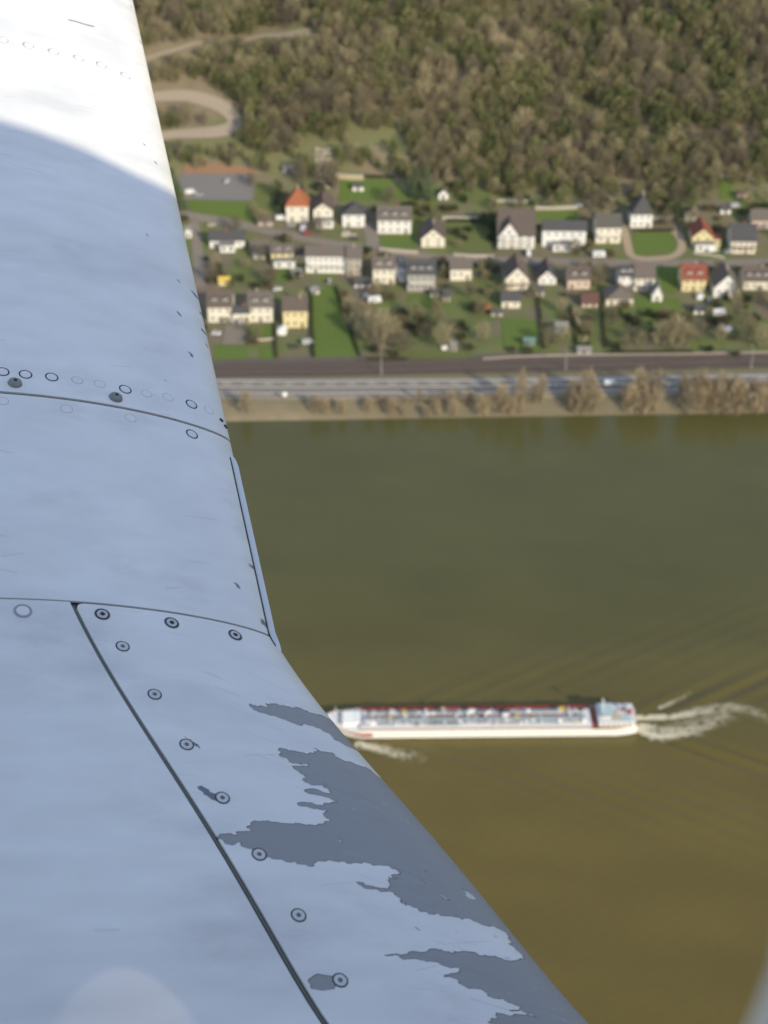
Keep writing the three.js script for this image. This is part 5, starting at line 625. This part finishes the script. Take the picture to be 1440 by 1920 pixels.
  { const ss = lin(-1.2, 4.0, 120), pos = [], idx = [], na = 260; for (const s of ss) for (let k = 0; k <= na; k++) { const p = at(s, lerp(-TE, TE, k / na), -0.0032); pos.push(p.x, p.y, p.z); } for (let i = 0; i < ss.length - 1; i++) for (let k = 0; k < na; k++) { const a = i * (na + 1) + k, b = a + 1, c = a + na + 1, e = c + 1; idx.push(a, b, c, b, e, c); } part('wing_structure', quads(pos, idx), under, air); }
  const tube = (pts, r, name, mat, parent, seg = 120) => part(name, new THREE.TubeGeometry(new THREE.CatmullRomCurve3(pts), seg, r, 6), mat, parent);
  tube(lin(S2 - 0.004, -1.1, 40).map((s) => at(s, fitA(s) + 0.0004, -0.0026)), 0.0013, 'edge_seal', sealM, glove);
  tube(lin(-0.5, 0.02, 60).map((a) => at(S1, a, -0.0022)), 0.0012, 'seam_sealant', M(0.26, 0.23, 0.19, 0.8), outer);
  // fasteners
  function stand(mesh, s, a, off = 0) { const nn = normal(s, a), e1 = flat(s, a + 1e-3).sub(flat(s, a)).normalize(), e2 = e1.clone().cross(nn).normalize(); mesh.position.copy(at(s, a, off)); mesh.quaternion.setFromRotationMatrix(new THREE.Matrix4().makeBasis(e1, nn, e2)); return mesh; }
  const lathe = (pts, n = 28) => new THREE.LatheGeometry(pts.map(([x, y]) => new THREE.Vector2(x, y)), n);
  const multi = (list) => mergeGeometries(list.map((q) => plain(q.index ? q.toNonIndexed() : q)), true);
  const SCREW = multi([lathe([[0.0048, 0.0002], [0.0062, 0.00045], [0.0070, 0.0002]]), lathe([[0.0022, 0.0007], [0.0030, 0.0013], [0.0042, 0.0013], [0.0050, 0.0006], [0.0051, 0]]), mergeGeometries([lathe([[0, 0.0004], [0.0023, 0.00045]]), box(0.0042, 0.0004, 0.0007, 0, 0.0011, 0), box(0.0007, 0.0004, 0.0042, 0, 0.00112, 0)].map((q) => plain(q.index ? q.toNonIndexed() : q)))]);
  const SCREW_FLAT = multi([lathe([[0.0050, 0.0001], [0.0056, 0.00025], [0.0063, 0.0001]]), lathe([[0.0020, 0.0003], [0.0026, 0.0005], [0.0049, 0.0005], [0.0051, 0]]), lathe([[0, 0.0002], [0.0021, 0.00028]])]);
  const screwMats = [darkM, rawM, darkM], flatMats = [darkM, M(0.62, 0.62, 0.60, 0.5, { metalness: 0.35 }), M(0.13, 0.14, 0.15, 0.6)];
  WING.screws.forEach(([s, a], i) => { const m = shade(new THREE.Mesh(i < 3 ? SCREW : SCREW_FLAT, i < 3 ? screwMats : flatMats)); m.name = 'screw'; stand(m, s, a, 0.0001); m.rotateY(i * 1.1); glove.add(m); });
  const dome = (r, h) => lathe([[r, 0], [r * 0.92, h * 0.45], [r * 0.7, h * 0.8], [r * 0.38, h * 0.97], [0, h]].reverse());
  const RIV_FAR = multi([dome(0.0066, 0.0032), lathe([[0.0064, 0.0001], [0.0070, 0.0004], [0.0078, 0.0001]])]), RIV = multi([dome(0.0056, 0.0011), lathe([[0.0054, 0.0001], [0.0060, 0.00035], [0.0070, 0.0001]])]), FAINT = multi([dome(0.0056, 0.0005), lathe([[0.0054, 0.00006], [0.0058, 0.0001], [0.0064, 0.00005]])]);
  WING.rivetsFar.forEach(([s, a]) => { const m = shade(new THREE.Mesh(RIV_FAR, [whiteM, M(0.4, 0.4, 0.39, 0.7)])); m.name = 'rivet'; stand(m, s, a); outer.add(m); });  // grey ring painted round these rivets stands in for their shadow side
  WING.rivetsNear.forEach(([s, a]) => { const m = shade(new THREE.Mesh(RIV, [whiteM, darkM])); m.name = 'rivet'; stand(m, s, a); (s > S1 ? outer : mid).add(m); });
  const faintRim = M(0.55, 0.54, 0.52, 0.7); WING.rivetsFaint.forEach(([s, a]) => { const m = shade(new THREE.Mesh(FAINT, [whiteM, faintRim])); m.name = 'rivet'; stand(m, s, a); (s > S1 ? outer : mid).add(m); });
  WING.bolts.forEach(([s, a]) => { const m = shade(new THREE.Mesh(multi([lathe([[0, 0.0046], [0.0032, 0.0046], [0.0062, 0.0030], [0.0066, 0.001], [0.0072, 0.0006], [0.0074, 0]]), lathe([[0, 0.0048], [0.0018, 0.0048], [0.0019, 0.003]])]), [M(0.24, 0.25, 0.235, 0.45, { metalness: 0.5 }), M(0.02, 0.02, 0.02)])); m.name = 'bolt'; stand(m, s, a); outer.add(m); });
  { const [s, a] = WING.washer, m = shade(new THREE.Mesh(multi([dome(0.0058, 0.0008), lathe([[0.0058, 0.0001], [0.0066, 0.0003], [0.0078, 0.0001]])]), [whiteM, M(0.33, 0.34, 0.34, 0.7)])); m.name = 'rivet'; stand(m, s, a); root.add(m); }
  for (const [s, a] of WING.edgebolts) { const m = shade(new THREE.Mesh(dome(0.0028, 0.0012), darkM)); m.name = 'bolt'; stand(m, s, a); outer.add(m); }
  // stall strip on the nose
  { const sec = [[-0.007, 0], [-0.0045, 0.0050], [0.006, 0.0185], [0.026, 0]], ss = lin(0.118, -0.158, 40), pos = [], idx = []; ss.forEach((s, i) => { const u = i / 40, e = Math.min(1, Math.sqrt(Math.min(u, 1 - u) / 0.07 + 0.02)); for (const [da, h] of sec) { const p = at(s, -0.001 + da, h * e + (h ? 0.0004 : 0)); pos.push(p.x, p.y, p.z); } }); for (let i = 0; i < 40; i++) for (let k = 0; k < 3; k++) { const a = i * 4 + k, b = a + 1, c = a + 4, e = c + 1; idx.push(a, b, c, b, e, c); } idx.push(0, 1, 2, 0, 2, 3, 160, 162, 161, 160, 163, 162); const st = part('stall_strip', quads(pos, idx).toNonIndexed(), whiteM, air); st.geometry.computeVertexNormals(); tube(lin(0.114, -0.152, 30).map((s) => at(s, -0.0088, 0.0)), 0.0008, 'strip_gap', under, st); for (const s of [0.089, -0.123]) { const m = shade(new THREE.Mesh(multi([lathe([[0, 0.0006], [0.0026, 0.0007], [0.0036, 0.0002], [0.0038, -0.003]]), lathe([[0, 0.0009], [0.0013, 0.0009], [0.0014, 0.0006]])]), [darkM, M(0.01, 0.01, 0.01)])); m.name = 'screw'; stand(m, s, 0.003, 0.0128); st.add(m); } }
  // fuselage shell behind the camera, its roof throws the shade on the wing root
  const paneM = M(1, 1, 1, 0.0, { phys: true, transmission: 1, thickness: 0, ior: 1.45 }), shellM = M(0.74, 0.74, 0.73, 0.45, { phys: true, clearcoat: 0.3 }), trimM = M(0.84, 0.79, 0.66, 0.6), dim = M(0.30, 0.28, 0.25, 0.9);
  const RL = WING.roofline, rN = RL[RL.length - 1], roofY = (x) => interp(x, [-5, -2.2, -0.6, RL[0][0] - 0.25, ...RL.map((p) => p[0]), rN[0] + 0.16, rN[0] + 0.5, 1.6, 2.6, 3.0], [0.75, 1.15, RL[0][1] + 0.03, RL[0][1] + 0.06, ...RL.map((p) => p[1]), rN[1] - 0.12, rN[1] - 0.4, 0.80, 0.6, 0.45]);
  const xs = [-5, -3.6, -2.2, -1.4, -0.9, -0.62, -0.15, ...[0.1, 0.25].map((q) => RL[0][0] - 0.3 + q), ...RL.map((p) => p[0]), rN[0] + 0.07, rN[0] + 0.14, 1.07, 1.25, 1.6, 2.1, 2.6, 3.0], yb = 0.80, ytp = 1.24, hole = (x) => x >= -0.62 && x < -0.15;
  { const pos = [], idx = []; const ring = (x) => { const r = roofY(x), k = x < -1.4 ? interp(x, [-5, -1.4], [0.25, 1]) : x > 1.25 ? interp(x, [1.25, 3], [1, 0.6]) : 1, P = [[1.25, -0.32], [1.06, -0.2], [1.0, 0.0], [1.0, Math.min(yb, r - 0.3)], [1.0, Math.min(ytp, r - 0.16)], [1.1, r], [1.4, r + 0.12], [1.7, r + 0.12], [2.0, r], [2.1, Math.min(1.40, r - 0.05)], [2.1, Math.min(yb, r - 0.3)], [2.1, 0.0], [2.04, -0.2], [1.85, -0.32]]; return P.map(([z, y]) => [1.55 + (z - 1.55) * k, y < 0 && x < -1 ? y * interp(x, [-5, -1], [-1.2, 1]) : y]); }; const m = 14; for (const x of xs) for (const [z, y] of ring(x)) pos.push(x, y, z); for (let i = 1; i < xs.length; i++) for (let k = 0; k < m; k++) { if ((k === 3 && hole(xs[i - 1])) || (k === 9 && xs[i - 1] > -0.7 && xs[i] < 0.3)) continue; const a = (i - 1) * m + k, b = (i - 1) * m + (k + 1) % m, c = a + m, e = b + m; idx.push(a, b, c, b, e, c); } const last = (xs.length - 1) * m; for (let k = 1; k < m - 1; k++) idx.push(last, last + k, last + k + 1, 0, k + 1, k); part('fuselage', quads(pos, idx).toNonIndexed(), shellM, air).geometry.computeVertexNormals(); }  // starboard window opening enlarged so sun reaches the added pad
  const fr = [[-0.60, 0.80], [-0.60, 1.2], [-0.3, 1.22], [-0.16, 1.2], [-0.185, 1.02], [-0.1955, 0.955], [-0.1965, 0.918], [-0.1855, 0.88], [-0.178, 0.83], [-0.22, 0.80], [-0.36, 0.795]].map(([x, y]) => V(x, y, 1.0));
  part('side_window', new THREE.PlaneGeometry(0.91, 0.61).rotateY(Math.PI).translate(-0.17, 1.10, 2.098), paneM, air); part('window_pane', new THREE.PlaneGeometry(0.47, 0.44).translate(-0.385, 1.02, 1.0), paneM, air); part('added_reflection_pad', new THREE.SphereGeometry(1, 40, 24).scale(0.036, 0.034, 0.088).translate(-0.262, 0.588, 1.098), M(0.56, 0.48, 0.44, 0.9), air); part('cabin_floor', box(1.6, 0.03, 1.0, -0.2, -0.12, 1.55), M(0.06, 0.06, 0.065, 0.95), air); part('window_frame', new THREE.TubeGeometry(new THREE.CatmullRomCurve3(fr, true, 'catmullrom', 0.2), 160, 0.022, 10, true), trimM, air);  // unseen pad added below the pane so its sunlit reflection glows there
}
renderer.render(scene, camera);
